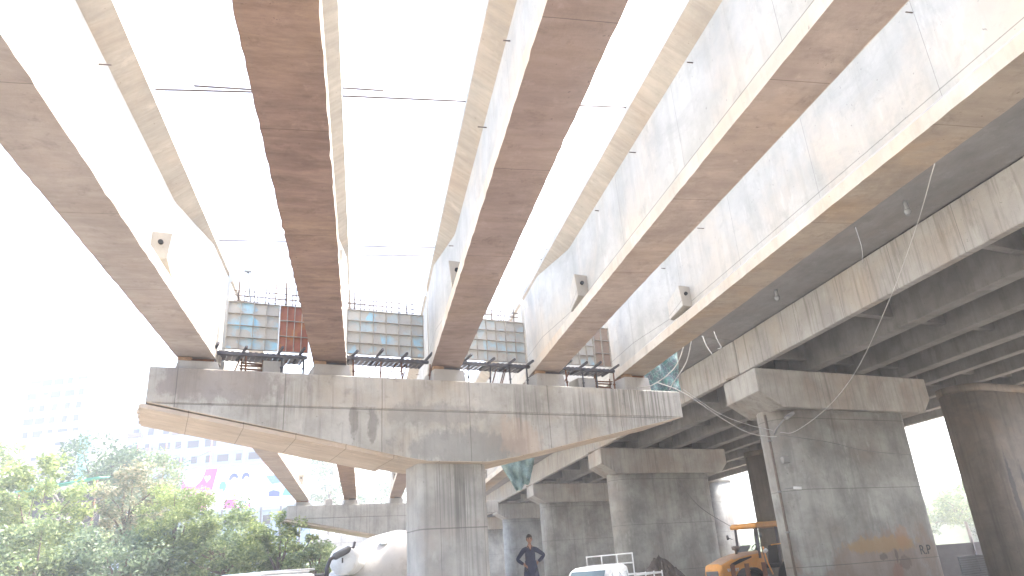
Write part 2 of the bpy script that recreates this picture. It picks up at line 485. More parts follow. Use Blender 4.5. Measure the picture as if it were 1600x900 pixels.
def new_pier(ox, oy, label, detail=True):
    t = thing('bridge_pier', label, 'bridge pier', (ox, oy, 0), SK, 'hammerhead piers of the unfinished bridge')
    T = 2.3
    m = MB()
    m.prism(rounded(6.58, 8.50, 0.35, 1.75, 0.22), lambda a, b, e: (a, b, (-3.0, 2.9)[e]), smooth=False)
    m.build('column', M_col, t, local=True)
    c = MB()
    low = [(0.02, 4.3), (0.02, 4.11), (3.0, 3.52), (5.8, 2.93), (6.7, 2.78), (8.4, 2.76), (9.3, 2.90), (12.2, 3.52), (15.10, 4.14), (15.10, 4.3)]
    c.prism(low, lambda a, b, e: (a, (0.02, T - 0.02)[e], b))
    for i in range(len(low)): pass
    up = [(0, 4.95), (0, 4.11), (15.12, 4.135), (15.12, 4.95)]
    nf = len(c.f)
    c.prism(up, lambda a, b, e: (a, (0, T)[e], b))
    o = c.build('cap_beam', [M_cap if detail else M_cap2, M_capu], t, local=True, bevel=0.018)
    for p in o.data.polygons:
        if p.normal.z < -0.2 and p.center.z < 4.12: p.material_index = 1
    # board left along the lower edge of the cantilever
    b = MB()
    b.prism([(-0.1, 4.10), (-0.1, 4.005), (5.9, 2.845), (5.9, 2.95)], lambda a, z, e: (a, (0.06, T - 0.06)[e], z - 0.005))
    for k in range(9):
        y = 0.1 + k * 0.24
        b.box(-0.1 - random.uniform(0.0, 0.10), -0.08, y, y + 0.2, 4.0, 4.07)
    b.build('soffit_board', M_capu, t, local=True)
    for i, (gx_, gh) in enumerate(zip(GX, GH)):
        for (yy0, yy1) in ((0.12, 0.95), (1.35, 2.1)):
            s0 = (gx_ - (-4.88)) / cs - (0 if yy0 < 1 else 0.0) + (yy0 + 0.3) * sn / cs
            pm = MB()
            z1 = gh - 0.10
            pm.prism([(s0 - 0.50, 4.93), (s0 - 0.44, z1), (s0 + 0.44, z1), (s0 + 0.50, 4.93)], lambda a, z, e, q0=yy0, q1=yy1: (a, (q0, q1)[e], z))
            po = pm.build('pedestal', M_ped, t, local=True, bevel=0.01)
            bm_ = MB().box(s0 - 0.36, s0 + 0.36, yy0 + 0.08, yy1 - 0.05, z1 + 0.002, z1 + 0.07)
            bm_.build('bearing', M_rust if i in (0, 4) else M_steel, po, local=True)
            if yy0 < 1:
                MB().box(s0 - 0.45, s0 - 0.15, yy0 + 0.02, yy0 + 0.2, z1 + 0.003, z1 + 0.085).build('packing_board', M_wood, po, local=True)
    for s0, s1 in ((2.55, 3.05), (11.75, 12.35)):
        MB().box(s0, s1, 0.5, 1.1, 4.93, 5.38).build('stopper_block', M_ped, t, local=True, bevel=0.01)
    return t

def cap_pt(s, y, z, o=(-4.88, 17.36)):
    return Vector((o[0] + s * cs - y * sn, o[1] + s * sn + y * cs, z))

new_pier(-4.88, 17.36, 'nearest pale concrete hammerhead pier carrying the five overhead girders')
new_pier(-4.90, 50.93, 'second hammerhead pier of the new bridge, seen low behind the nearest pier', False)
new_pier(-5.3, 84.5, 'farthest hazy hammerhead pier behind the concrete mixer', False)

# ------------------------------------------------------------------ girders
def girder(i, y0, y1, label, blisters=True, seed=0):
    rnd = random.Random(seed + i * 13)
    x, h = GX[i], GH[i]
    t = thing('bridge_girder', label, 'girder', (x, y0, h), 0, 'precast girders of the unfinished bridge')
    def half(y):
        d0, d1 = y - y0, y1 - y
        d = min(d0, d1)
        if d < 2.0: return 0.405
        if d < 4.4: return 0.405 - 0.295 * (d - 2.0) / 2.4
        return 0.11
    ys = []
    y = y0
    while y < y1 - 1e-4:
        ys.append(y); y += 0.17
    ys.append(y1)
    m = MB()
    rows = []
    for y in ys:
        wb = half(y)
        jq = (0.008, 0.009, 0.006, 0.005, 0.005)[i] * (2.2 if rnd.random() < 0.06 else 1); jl, jr = rnd.uniform(-jq, jq), rnd.uniform(-jq, jq)
        jz = rnd.uniform(0, jq); jz2 = rnd.uniform(0, jq)
        skew = sn / cs
        fh = 0.46
        prof = [(-0.42 + jl, jz), (0.42 + jr, jz2), (0.425, 0.24), (max(wb, 0.11), 0.24 + (0.42 - wb) * 0.8 + 0.01), (wb, 2.27 + (wb - 0.11) * 0.7),
                (fh, 2.53), (fh, 2.68), (-fh, 2.68), (-fh, 2.53), (-wb, 2.27 + (wb - 0.11) * 0.7), (-max(wb, 0.11), 0.24 + (0.42 - wb) * 0.8 + 0.01), (-0.425, 0.24)]
        rows.append([Vector((x + a, y + a * skew, h + b)) for a, b in prof])
    n = 12
    base = 0
    m.v = [p for r in rows for p in r]
    mis = [1, 2, 0, 0, 3, 0, 0, 0, 3, 0, 0, 2]
    for j in range(len(rows) - 1):
        for k in range(n):
            m.f.append((j * n + k, j * n + (k + 1) % n, (j + 1) * n + (k + 1) % n, (j + 1) * n + k))
            m.mi.append(mis[k]); m.sm.append(False)
    m.f.append(tuple(range(n))[::-1]); m.mi.append(0); m.sm.append(False)
    m.f.append(tuple((len(rows) - 1) * n + k for k in range(n))); m.mi.append(0); m.sm.append(False)
    m.build('beam', [M_web, M_sof[i], M_edge, M_fl], t)
    if blisters:
        for sgn in (-1, 1):
            for (ya, dirn) in ((y1 - 5.6, 1), (y0 + 5.6, -1)):
                b = MB()
                yy = lambda a, q: ya + q + (x + sgn * a - x) * sn / cs
                za, zb = 0.50, 1.02
                p0 = [(0.10, za - 0.03), (0.40, za - 0.02), (0.45, zb), (0.09, zb)]
                p1 = [(0.10, za + 0.02), (0.24, za + 0.02), (0.24, zb), (0.09, zb)]
                ln = 1.2 * dirn
                vs = [(x + sgn * a, ya + sgn * a * sn / cs, h + z) for a, z in p0] + [(x + sgn * a, ya + ln + sgn * a * sn / cs, h + z) for a, z in p1]
                b.add(vs, [(0, 1, 2, 3), (4, 7, 6, 5), (0, 4, 5, 1), (1, 5, 6, 2), (2, 6, 7, 3), (3, 7, 4, 0)])
                b.mi[0] = 1; b.mi[2] = 1
                bo = b.build('anchor_block', [M_web, M_blk], t, bevel=0.012)
                yc = ya + sgn * 0.28 * sn / cs
                cx_ = x + sgn * 0.27
                MB().tube([(cx_, yc - dirn * 0.05, h + 0.80), (cx_, yc + dirn * 0.02, h + 0.80)], 0.045, 12).build('anchor_sleeve', M_black, bo)
    # steel pins left in the web
    for k in range(int((y1 - y0) / 2.6)):
        y = y0 + 2.2 + k * 2.6 + rnd.uniform(-0.5, 0.5)
        for sgn in (-1, 1):
            if rnd.random() < 0.35: continue
            z = h + (2.05 if rnd.random() < 0.7 else 0.62)
            lw = rnd.uniform(0.06, 0.15)
            MB().tube([(x + sgn * 0.1, y, z), (x + sgn * (0.13 + lw), y + 0.01, z + 0.01)], 0.011, 6).build('pin', M_rebar, t)
    st = MB()
    y = y0 + 0.2
    while y < y1:
        for a in (-0.33, 0.33):
            st.bar((x + a, y, h + 2.66), (x + a, y, h + 2.84), 0.014, 0.014, up=(0, 1, 0))
        st.bar((x - 0.33, y, h + 2.83), (x + 0.33, y, h + 2.83), 0.014, 0.014)
        y += 0.35
    tag(st.build('stirrup', M_rebar, t), kind='stuff')
    return t

def fY(x): return 17.36 + (x + 4.88) * sn / cs
lab1 = ['leftmost overhead girder with a taupe underside at the left edge of the bridge',
        'overhead girder with the darkest rust brown underside, second from the left',
        'middle overhead girder with a pinkish brown underside landing above the pier column',
        'overhead girder with a brown underside between the middle girder and the rightmost new girder',
        'rightmost new girder with an ochre stained underside beside the old bridge']
lab2 = ['leftmost girder reaching from the nearest pier to the second hammerhead pier',
        'second girder from the left seen below the cap, resting on the second hammerhead pier',
        'middle girder of the far span meeting the second pier beside the near column',
        'girder behind the near pier, second from the right in the far span',
        'girder of the far span hidden mostly behind the near column, next to the old bridge']
for i in range(5):
    ye = fY(GX[i]) + 0.95
    girder(i, ye - 32.2, ye, lab1[i], seed=1)
    girder(i, ye + 0.42, ye + 33.2, lab2[i], seed=40)
lab3 = ['leftmost girder between the second and the farthest hammerhead piers', 'second girder from the left between the second and the farthest piers',
        'middle girder between the second and the farthest hammerhead piers', 'fourth girder from the left between the second and the farthest piers',
        'rightmost girder between the second and the farthest piers, hidden behind the near column']

# ------------------------------------------------------------------ thin bars laid across the girders
def rod(a, b, label, r=0.018):
    o = MB().tube([a, b], r, 6).build('steel_bar', M_rebar)
    return tag(o, label, 'steel bar', 'thin bars spanning the gaps between girders')
rod((-3.54, 11.0, 8.0), (-1.95, 10.93, 8.02), 'thin bar across the first gap at left, joined by an overlapping bar')
rod((-2.9, 10.86, 8.02), (-1.2, 10.88, 8.03), 'short overlapping bar in the left gap, in front of its neighbour')
rod((-0.45, 10.93, 8.05), (1.85, 10.86, 8.05), 'thin bar across the gap between the rust brown and middle girders, upper row')
rod((-0.45, 10.70, 8.05), (0.28, 10.70, 8.05), 'short bar stub beside the rust brown girder, above a full length bar')
rod((2.5, 10.85, 8.06), (4.86, 10.78, 8.08), 'thin bar across the gap right of the middle girder, upper row')
rod((-3.55, 16.95, 8.0), (-1.2, 16.95, 8.03), 'lower bar across the left gap above the blue formwork')
rod((-0.45, 17.15, 8.02), (1.85, 17.2, 8.05), 'upper bar of the close pair above the second blue formwork bay')
rod((-0.45, 17.72, 8.02), (1.85, 17.72, 8.05), 'lower bar of the close pair above the second blue formwork bay')
rod((2.5, 17.3, 8.06), (4.86, 17.25, 8.08), 'upper bar of the close pair in the gap right of the middle girder')
rod((2.5, 18.0, 8.06), (4.86, 17.9, 8.08), 'lower bar of the close pair in the gap right of the middle girder')

# ------------------------------------------------------------------ formwork between girder ends
def panel(s0, s1, z0, z1, nc, nr, mat, label, y=0.42):
    base = cap_pt(s0, y, z0)
    t = thing('formwork_panel', label, 'formwork panel', base, SK, 'steel formwork panels between girder ends')
    W, Hh = s1 - s0, z1 - z0
    MB().box(0, W, 0, 0.012, 0, Hh).build('sheet', mat, t, local=True)
    r_ = MB()
    for k in range(nc + 1):
        x = W * k / nc
        x = min(max(x, 0.006), W - 0.006)
        r_.box(x - 0.006, x + 0.006, -0.07, -0.001, 0, Hh)
    for k in range(nr + 1):
        z = min(max(Hh * k / nr, 0.006), Hh - 0.006)
        r_.box(0.007, W - 0.007, -0.068 , -0.002, z - 0.005, z + 0.005)
    r_.build('rib_grid', M_rib, t, local=True)
    return t
panel(1.60, 2.86, 5.60, 6.86, 4, 4, M_form, 'square blue grey steel panel beside the leftmost girder, left of the rust red panel')
panel(2.875, 3.62, 5.60, 6.86, 4, 3, M_formr, 'rust red steel panel tucked against the rust brown girder')
panel(4.62, 6.78, 5.66, 6.92, 6, 4, M_form, 'wide blue grey steel panel between the rust brown and middle girders')
panel(7.78, 9.95, 5.70, 6.96, 7, 4, M_form, 'blue grey steel panel in the bay right of the middle girder')
panel(10.95, 12.35, 5.75, 7.02, 5, 4, M_form, 'blue grey steel panel in the last bay, left of the brown panel')
panel(12.365, 12.95, 5.75, 7.02, 2, 3, M_formb, 'narrow brown rusted panel touching the rightmost new girder')

def platform(s0, s1, z, label, seed):
    rnd = random.Random(seed)
    base = cap_pt(s0, 0.3, z)
    t = thing('support_platform', label, 'platform', base, SK, 'steel platforms propping the formwork')
    W = s1 - s0
    m = MB()
    n = int(W / 0.07)
    for k in range(n):
        m.box(k * 0.07, k * 0.07 + 0.069, 0.10, 0.95, -0.012 - (k % 2) * 0.016, 0.0 - (k % 2) * 0.016)
    m.build('corrugated_sheet', M_steel, t, local=True)
    c = MB()
    c.box(0.02, W - 0.02, 0.0, 0.05, -0.12, -0.05); c.box(0.02, W - 0.02, 0.051, 0.12, -0.12, -0.10)
    c.build('waler', M_steel, t, local=True)
    for k in range(max(2, int(W / 0.5))):
        x = 0.18 + k * (W - 0.36) / max(1, int(W / 0.5) - 1) + rnd.uniform(-0.09, 0.09)
        b = MB().bar((x + 0.1, -0.30, 0.06 + rnd.uniform(-0.05, 0.05)), (x - 0.05, 0.5, -0.13), 0.05, 0.06)
        b.build('channel_beam', M_steel, t, local=True)
        p = MB()
        zb = 4.95 - z
        q = x + rnd.uniform(0.05, 0.16)
        p.tube([(q, 0.1, zb), (q + rnd.uniform(-0.03, 0.03), 0.1, -0.12)], 0.024, 8)
        p.tube([(q, 0.1, zb + 0.22), (q, 0.1, zb + 0.26)], 0.04, 8)
        p.box(q - 0.07, q + 0.07, 0.03, 0.17, zb, zb + 0.012)
        p.build('prop', M_rust if rnd.random() < 0.5 else M_steel, t, local=True)
    for k in range(4):
        x = rnd.uniform(0.1, W - 0.5)
        MB().tube([(x, 0.4, 4.97 - z), (x + rnd.uniform(0.15, 0.4), 0.35, -0.1)], 0.018, 6).build('brace', M_rust, t, local=True)
    return t
platform(1.2, 3.62, 5.55, 'cluttered dark steel platform with rusty props right of the leftmost girder', 3)
platform(4.60, 6.90, 5.62, 'dark corrugated platform under the wide panel between the rust brown and middle girders', 4)
platform(7.75, 10.05, 5.66, 'dark corrugated platform on props right of the middle girder', 5)
platform(10.95, 13.0, 5.68, 'steel platform beside the concrete stopper, next to the rightmost new girder', 6)

def stack(s, n, z, label, seed):
    rnd = random.Random(seed)
    m = MB()
    for k in range(n):
        a = cap_pt(s + rnd.uniform(-0.03, 0.03), 0.75, z + k * 0.075); b = cap_pt(s + 0.62, 0.75 + rnd.uniform(-0.1, 0.1), z + k * 0.075 + rnd.uniform(-0.02, 0.02))
        m.bar(a, b, 0.07, 0.03)
    for q in (0.05, 0.56):
        m.tube([cap_pt(s + q, 0.7, 4.94), cap_pt(s + q, 0.7, 5.45)], 0.02, 6)
    tag(m.build('rack', M_rust), label, 'rack')
stack(2.0, 6, 4.98, 'rusty ladder rack of bars under the square blue grey panel', 2)
stack(12.45, 6, 4.98, 'rusty bundle of bars stacked beside the last stopper block', 5)

def cage(s0, s1, z0, label, seed):
    rnd = random.Random(seed)
    m = MB()
    for y in (0.62, 0.95):
        s = s0 + 0.1
        while s < s1 - 0.05:
            ht = rnd.choice([0.5, 0.7, 0.9, 1.3]) + rnd.uniform(-0.1, 0.1)
            m.tube([cap_pt(s, y, z0), cap_pt(s + rnd.uniform(-0.02, 0.02), y, z0 + ht)], 0.015, 5)
            s += rnd.uniform(0.14, 0.3)
        for z in (0.12, 0.30, 0.46):
            m.tube([cap_pt(s0, y, z0 + z + rnd.uniform(-0.03, 0.03)), cap_pt(s1, y, z0 + z + rnd.uniform(-0.03, 0.03))], 0.014, 5)
    for k in range(6):
        s = rnd.uniform(s0 + 0.2, s1 - 0.4); z = z0 + rnd.uniform(0.2, 1.0)
        m.tube([cap_pt(s, 0.8, z), cap_pt(s + rnd.uniform(0.2, 0.5), 0.7, z + 0.01)], 0.009, 5)
    tag(m.build('rebar_cage', M_rebar), label, 'rebar cage', 'reinforcement cages above the formwork')
cage(1.75, 3.55, 6.80, 'thin reinforcement bars rising above the square blue grey and rust red panels', 1)
cage(4.62, 6.75, 6.85, 'thin reinforcement bars above the wide panel left of the middle girder', 2)
cage(8.0, 9.9, 6.9, 'thin reinforcement bars above the bay right of the middle girder', 3)
cage(11.2, 12.9, 6.95, 'thin reinforcement bars in the last bay before the rightmost new girder', 4)
m = MB()
m.tube([cap_pt(2.15, 0.55, 6.86), cap_pt(2.02, 0.5, 7.75)], 0.022, 8)
m.box(-0.1, 0.1, -0.05, 0.05, -0.02, 0.02, M=Matrix.Translation(cap_pt(2.02, 0.5, 7.77)))
tag(m.build('adjustable_prop', M_lamp), 'lone leaning prop with a flat head sticking up above the square blue grey panel', 'prop')

# ------------------------------------------------------------------ old bridge
ROWS = [(13.04, 21.78), (12.60, 38.0), (12.34, 53.8), (12.12, 68.6), (11.95, 84.5), (11.8, 100.4)]
def lrow(o, s, y, z):
    return (o[0] + s * cs - y * sn, o[1] + s * sn + y * cs, z)
def stadium(x0, x1, y0, y1, n=14):
    r = (y1 - y0) / 2; cy = (y0 + y1) / 2
    pts = [(x1 - r + r * math.cos(R(-90 + 180 * k / n)), cy + r * math.sin(R(-90 + 180 * k / n))) for k in range(n + 1)]
    pts += [(x0 + r + r * math.cos(R(90 + 180 * k / n)), cy + r * math.sin(R(90 + 180 * k / n))) for k in range(n + 1)]
    return pts
def old_pier(o, label):
    t = thing('wall_pier', label, 'bridge pier', (o[0], o[1], 0), SK, 'wall piers of the old bridge')
    m = MB()
    st = stadium(1.1, 7.75, 0.28, 1.98)
    m.prism(st, lambda a, b, e: (a, b, (-3.0, 4.75)[e]), smooth=True)
    ob = m.build('wall', M_old, t, local=True)
    c = MB()
    prof = [(0, 5.93), (0, 5.12), (0.95, 4.60), (8.15, 4.60), (8.65, 5.12), (8.65, 5.93)]
    c.prism(prof, lambda a, b, e: (a + (0, 2.26)[e] * sn / cs, (0, 2.26)[e], b))
    c.build('cap_beam', M_oldcap, t, local=True, bevel=0.02)
    for s in (0.05, 2.55, 4.95, 7.4):
        MB().box(s + 0.25, s + 0.65, 0.5, 1.8, 5.932, 5.998).build('bearing', M_dark, t, local=True)
    return t
pl = ['large near wall pier of the old bridge with graffiti low on its face', 'old wall pier with a diagonal crack, behind the small white truck',
      'third wall pier of the old bridge, just right of the standing man', 'fourth wall pier of the old bridge, directly behind the standing man',
      'fifth old wall pier, dim beside the near concrete column', 'sixth old wall pier, farthest under the old bridge']
P1 = [old_pier(o, l) for o, l in zip(ROWS, pl)]

def deck_span(a, b, xo, widths, x_edge, x_right, label, group, name='bridge_span', z0=6.0, outer=M_oldg):
    """a, b: (x, y) of the pier row origins at both joints"""
    t = thing(name, label, 'bridge span', (a[0], a[1], z0), 0, group)
    tsk = sn / cs
    def P(x, e, z, gap=0.02):
        o = (a, b)[e]
        dx = o[0] - 13.04
        X = x + dx
        return (X, o[1] + (X - o[0]) * tsk + 1.15 + (gap, -gap)[e], z)
    for k, (x0, w_) in enumerate(widths):
        m = MB()
        m.prism([(x0, z0), (x0 + w_, z0), (x0 + w_, z0 + 1.255), (x0, z0 + 1.255)], lambda u, v, e: P(u, e, v))
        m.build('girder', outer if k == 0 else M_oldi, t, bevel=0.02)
    m = MB()
    m.prism([(x_edge, 7.42), (x_edge, 7.32), (13.06, 7.262), (x_right, 7.262), (x_right, 7.5), (x_edge, 7.5)], lambda u, v, e: P(u, e, v))
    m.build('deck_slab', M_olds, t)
    for q in (0.06, 0.35, 0.65, 0.94):
        for (xa, wa), (xb, wb) in zip(widths[:-1], widths[1:]):
            m = MB()
            def Q(x, f, z, dy):
                p0, p1 = Vector(P(x, 0, z)), Vector(P(x, 1, z))
                v = p0.lerp(p1, f); v.y += dy
                return v
            vs = [Q(x, q, z, dy) for x in (xa + wa, xb) for dy in (-0.12, 0.12) for z in (z0 + 0.35, z0 + 1.262)]
            m.add(vs, [(0, 1, 3, 2), (4, 6, 7, 5), (0, 4, 5, 1), (2, 3, 7, 6), (0, 2, 6, 4), (1, 5, 7, 3)])
            m.build('cross_beam', M_oldi, t)
    return t
WA = [(13.10, 0.25), (15.52, 0.5), (17.85, 0.5), (20.25, 0.55)]
R0 = [(13.5, -26.0), (13.4, -10.0), (13.25, 5.9)] + ROWS  # rear joints carry unseen spans, added to hold back light from behind
sl_ = ['old bridge span behind the camera position, out of the picture', 'old bridge span passing overhead beyond the right edge', 'old bridge span nearest the camera with a streaked pale outer face', 'old bridge span just past the large graffiti pier',
       'old bridge span between its second and third wall piers', 'old bridge span between its third and fourth wall piers', 'old bridge span behind the standing man', 'last old bridge span far down the row']
for k in range(len(R0) - 1):
    deck_span(R0[k], R0[k + 1], 0, WA, 11.25, 21.9, sl_[k], 'spans of the old bridge')
WB = [(22.35, 0.4), (24.7, 0.4), (27.1, 0.4), (29.35, 0.35)]
sb_ = ['far carriageway span behind the camera position, out of the picture', 'dark far carriageway span over the near right edge', 'dark far carriageway span resting on the brown pier at the right edge', 'dark far carriageway span beyond the brown pier',
       'dark far carriageway span behind the yellow orange tractor', 'dark far carriageway span deep under the bridge']
for k in range(6):  # first span is unseen, added behind the camera for its shade
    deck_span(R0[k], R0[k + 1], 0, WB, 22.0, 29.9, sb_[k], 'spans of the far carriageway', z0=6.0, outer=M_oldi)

def brown_pier(o, label, x0=24.1, wd=5.6, mat=None, top=5.96):
    bx = x0 + (o[0] - 13.04)
    by = o[1] + (bx - o[0]) * sn / cs
    t = thing('wall_pier', label, 'bridge pier', (bx, by, 0), SK, 'wall piers of the far carriageway')
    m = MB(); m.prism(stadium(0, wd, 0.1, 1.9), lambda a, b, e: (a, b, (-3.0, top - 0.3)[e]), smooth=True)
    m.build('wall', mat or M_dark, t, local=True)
    m = MB(); m.prism(stadium(-0.06, wd + 0.06, 0.04, 1.96), lambda a, b, e: (a, b, (top - 0.3, top)[e]), smooth=True)
    m.build('top_band', mat or M_dark, t, local=True)
    return t
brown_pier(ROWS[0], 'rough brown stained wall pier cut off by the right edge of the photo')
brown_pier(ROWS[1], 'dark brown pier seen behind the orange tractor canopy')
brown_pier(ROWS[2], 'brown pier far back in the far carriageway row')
brown_pier(ROWS[2], 'pale sunlit pier standing outside, left of the tractor canopy', x0=29.45, wd=2.5, mat=M_old, top=6.2)

# crack-like hanging strip on second old pier
# drain spouts under the slab edge
def spout(x, y, label):
    t = thing('drain_spout', label, 'drain spout', (x, y, 7.28), 0, 'drain spouts under the old slab')
    MB().tube([(x, y, 7.29), (x, y, 7.05)], 0.05, 12).build('pipe', M_lamp, t)
    m = MB().tube([(x, y, 7.07), (x - 0.01, y, 7.02), (x - 0.03, y - 0.01, 6.93)], [0.075, 0.08, 0.045], 12)
    m.build('nozzle', M_lamp, t)
spout(12.1, 12.55, 'larger drain spout hanging from the old slab near the long dangling cable')
spout(12.0, 18.05, 'smaller drain spout hanging from the old slab above the near pier end')
spout(12.15, 28.5, 'drain spout under the old slab near the far green sheet')

# ------------------------------------------------------------------ cables and hanging bits
def catmull(pts, n=10):
    P = [Vector(p) for p in pts]
    P = [P[0] * 2 - P[1]] + P + [P[-1] * 2 - P[-2]]
    out = []
    for i in range(1, len(P) - 2):
        for k in range(n):
            t = k / n
            out.append(0.5 * ((2 * P[i]) + (P[i + 1] - P[i - 1]) * t + (2 * P[i - 1] - 5 * P[i] + 4 * P[i + 1] - P[i + 2]) * t * t + (3 * P[i] - P[i - 1] - 3 * P[i + 1] + P[i + 2]) * t ** 3))
    out.append(P[-2])
    return out
def cable(pts, r, mat, label):
    return tag(MB().tube(catmull(pts), r, 6, mi=0).build('cable', mat), label, 'cable')
cable([(8.75, 8.3, 5.52), (9.5, 9.75, 5.2), (10.4, 11.9, 4.6), (12.1, 15.6, 4.1), (13.2, 18.7, 3.8), (13.75, 21.3, 3.63), (13.6, 21.9, 3.72)], 0.009, M_wire, 'long pale cable sagging from the rightmost new girder down to the near old pier')
cable([(8.6, 19.9, 5.0), (9.25, 19.6, 4.6), (10.76, 20.27, 3.9), (11.9, 21.0, 3.6), (12.95, 21.7, 3.57), (13.5, 22.0, 3.6)], 0.014, M_wire, 'pale cable running from the new cap end to the old pier, lower of two')
cable([(9.9, 20.9, 5.0), (11.0, 21.0, 4.25), (12.2, 21.5, 3.95), (13.5, 22.2, 3.85)], 0.010, M_wire, 'pale cable from the new cap end to the pier head, upper of two')
cable([(13.6, 22.0, 3.65), (15.4, 22.1, 3.38), (17.2, 22.6, 3.1), (19.8, 23.3, 2.95)], 0.010, M_wired, 'thin cable strung across the face of the near old pier')
cable([(9.35, 19.0, 6.1), (9.15, 19.6, 5.4), (8.6, 20.1, 4.99), (8.2, 20.5, 4.98)], 0.014, M_wire, 'white cord curving from the net down onto the cap')
cable([(9.55, 19.1, 6.05), (9.5, 19.6, 5.5), (9.3, 20.3, 5.05), (9.4, 20.8, 4.99)], 0.014, M_wire, 'white cord hanging straight beside the green net')
cable([(9.62, 18.5, 6.0), (9.7, 18.52, 5.7), (9.85, 18.55, 5.45)], 0.016, M_wire, 'short stiff white strip hanging under the old slab edge')
cable([(9.95, 18.4, 6.1), (10.02, 18.4, 5.8), (10.1, 18.42, 5.62), (9.98, 18.42, 5.58)], 0.011, M_wire, 'hooked wire end hanging right of the white strip')
cable([(11.3, 13.35, 7.0), (11.38, 13.42, 6.5), (11.45, 13.6, 6.2)], 0.006, M_wire, 'short pale wire dangling between the two drain spouts')
cable([(14.7, 28.3, 1.0), (13.2, 28.0, 1.9), (12.7, 28.6, 3.0)], 0.012, M_wired, 'dark rope coming down to the orange tractor hood')
cable([(24.0, 33.5, 3.0), (30.0, 36.0, 3.1), (38.0, 40, 3.6)], 0.02, M_wired, 'thin wire crossing the bright gap beside the brown pier')

def net(pts, label, mat, seed, cols=14, rows_=14):
    """pts: four corners; crumpled sheet with thickness"""
    rnd = random.Random(seed)
    a, b, c, d = [Vector(p) for p in pts]
    m = MB()
    ph = [rnd.uniform(0, 6) for _ in range(6)]
    V = []
    for j in range(rows_ + 1):
        for i in range(cols + 1):
            u, v = i / cols, j / rows_
            p = a.lerp(b, u).lerp(d.lerp(c, u), v)
            k = 0.11 * math.sin(u * 17 + ph[0] + v * 4) + 0.08 * math.sin(u * 9 - v * 11 + ph[1])
            p += Vector((0.2 * k, k, 0.05 * math.sin(u * 12 + ph[2]) * (0.3 + v)))
            V.append(p)
    W = cols + 1
    F = [(j * W + i, j * W + i + 1, (j + 1) * W + i + 1, (j + 1) * W + i) for j in range(rows_) for i in range(cols)]
    m.add(V, F, 0, True)
    o = m.build('safety_net', mat)
    s_ = o.modifiers.new('solid', 'SOLIDIFY'); s_.thickness = 0.012
    return tag(o, label, 'net')
def net_mat(name, a, b, white):
    m, nt, p = new_mat(name)
    c = mix(nt, ramp(nt, noise(nt, (1, 1, 1), 7, 6, 0.7), 0.35, 0.65), a, b)
    v = N(nt, 'ShaderNodeTexVoronoi', feature='DISTANCE_TO_EDGE')
    v.inputs['Scale'].default_value = 6.0
    L(nt, coords(nt, (1, 1, 1)), v.inputs['Vector'])
    c = mix(nt, scl(nt, ramp(nt, v.outputs['Distance'], 0.0, 0.05, (1, 1, 1, 1), (0, 0, 0, 1)), white), c, (0.45, 0.5, 0.5))
    L(nt, c, p.inputs['Base Color'])
    p.inputs['Roughness'].default_value = 0.9
    return m
M_net = net_mat('green_net', (0.07, 0.20, 0.17), (0.10, 0.09, 0.12), 0.4)
M_net2 = net_mat('pale_teal_sheet', (0.22, 0.32, 0.31), (0.16, 0.23, 0.23), 0.3)
net([(8.75, 21.3, 6.6), (10.2, 21.5, 6.6), (9.98, 21.3, 4.96), (8.6, 21.1, 4.96)], 'crumpled green net standing on the right end of the near cap', M_net, 4)
net([(5.35, 29.6, 4.35), (7.0, 29.6, 4.55), (6.65, 29.5, 3.35), (6.05, 29.5, 2.95)], 'faded teal sheet hanging behind the near column under the old slab', M_net2, 8)

# ------------------------------------------------------------------ fittings on the near old pier
t = thing('service_pipe', 'brown vertical pipe clamped to the left end of the near old pier', 'pipe', (13.35, 22.7, -1.7))
MB().tube([(13.72, 22.85, 4.5), (13.72, 22.85, 1.5), (13.72, 22.855, -1.8)], 0.045, 10).build('tube', M_pipe, t)
for z in (3.6, 1.9, 0.6):
    MB().tube([(13.72, 22.85, z - 0.03), (13.72, 22.85, z + 0.03)], 0.078, 10).build('clamp', M_lamp, t)
t = thing('flood_lamp', 'small grey flood lamp at the top left of the near old pier', 'lamp', (13.5, 22.3, 4.2))
MB().tube([(13.72, 22.5, 3.75), (13.72, 22.2, 3.95), (13.85, 21.95, 4.15)], 0.025, 8).build('bracket', M_lamp, t)
Ml = Matrix.Translation((14.0, 21.8, 4.25)) @ Matrix.Rotation(R(-30), 4, 'Y')
MB().box(-0.18, 0.18, -0.09, 0.09, -0.05, 0.06, M=Ml).build('lamp_head', M_lamp, t, bevel=0.02)
t = thing('junction_box', 'small white junction box fixed to the brown pipe', 'junction box', (13.6, 22.4, 2.75))
MB().box(13.72, 13.98, 22.25, 22.42, 2.76, 2.98).build('case', M_lamp, t, bevel=0.02)
MB().box(13.745, 13.955, 22.235, 22.248, 2.79, 2.95).build('lid', M_lamp, t, bevel=0.006)
t = thing('security_camera', 'tiny white camera on the pipe below the junction box', 'camera', (13.5, 22.3, 1.9))
MB().tube([(13.72, 22.5, 1.95), (13.95, 22.2, 1.95)], 0.018, 6).build('arm', M_lamp, t)
MB().tube([(13.87, 22.22, 1.95), (14.1, 22.14, 1.92)], 0.045, 10).build('housing', M_white, t)
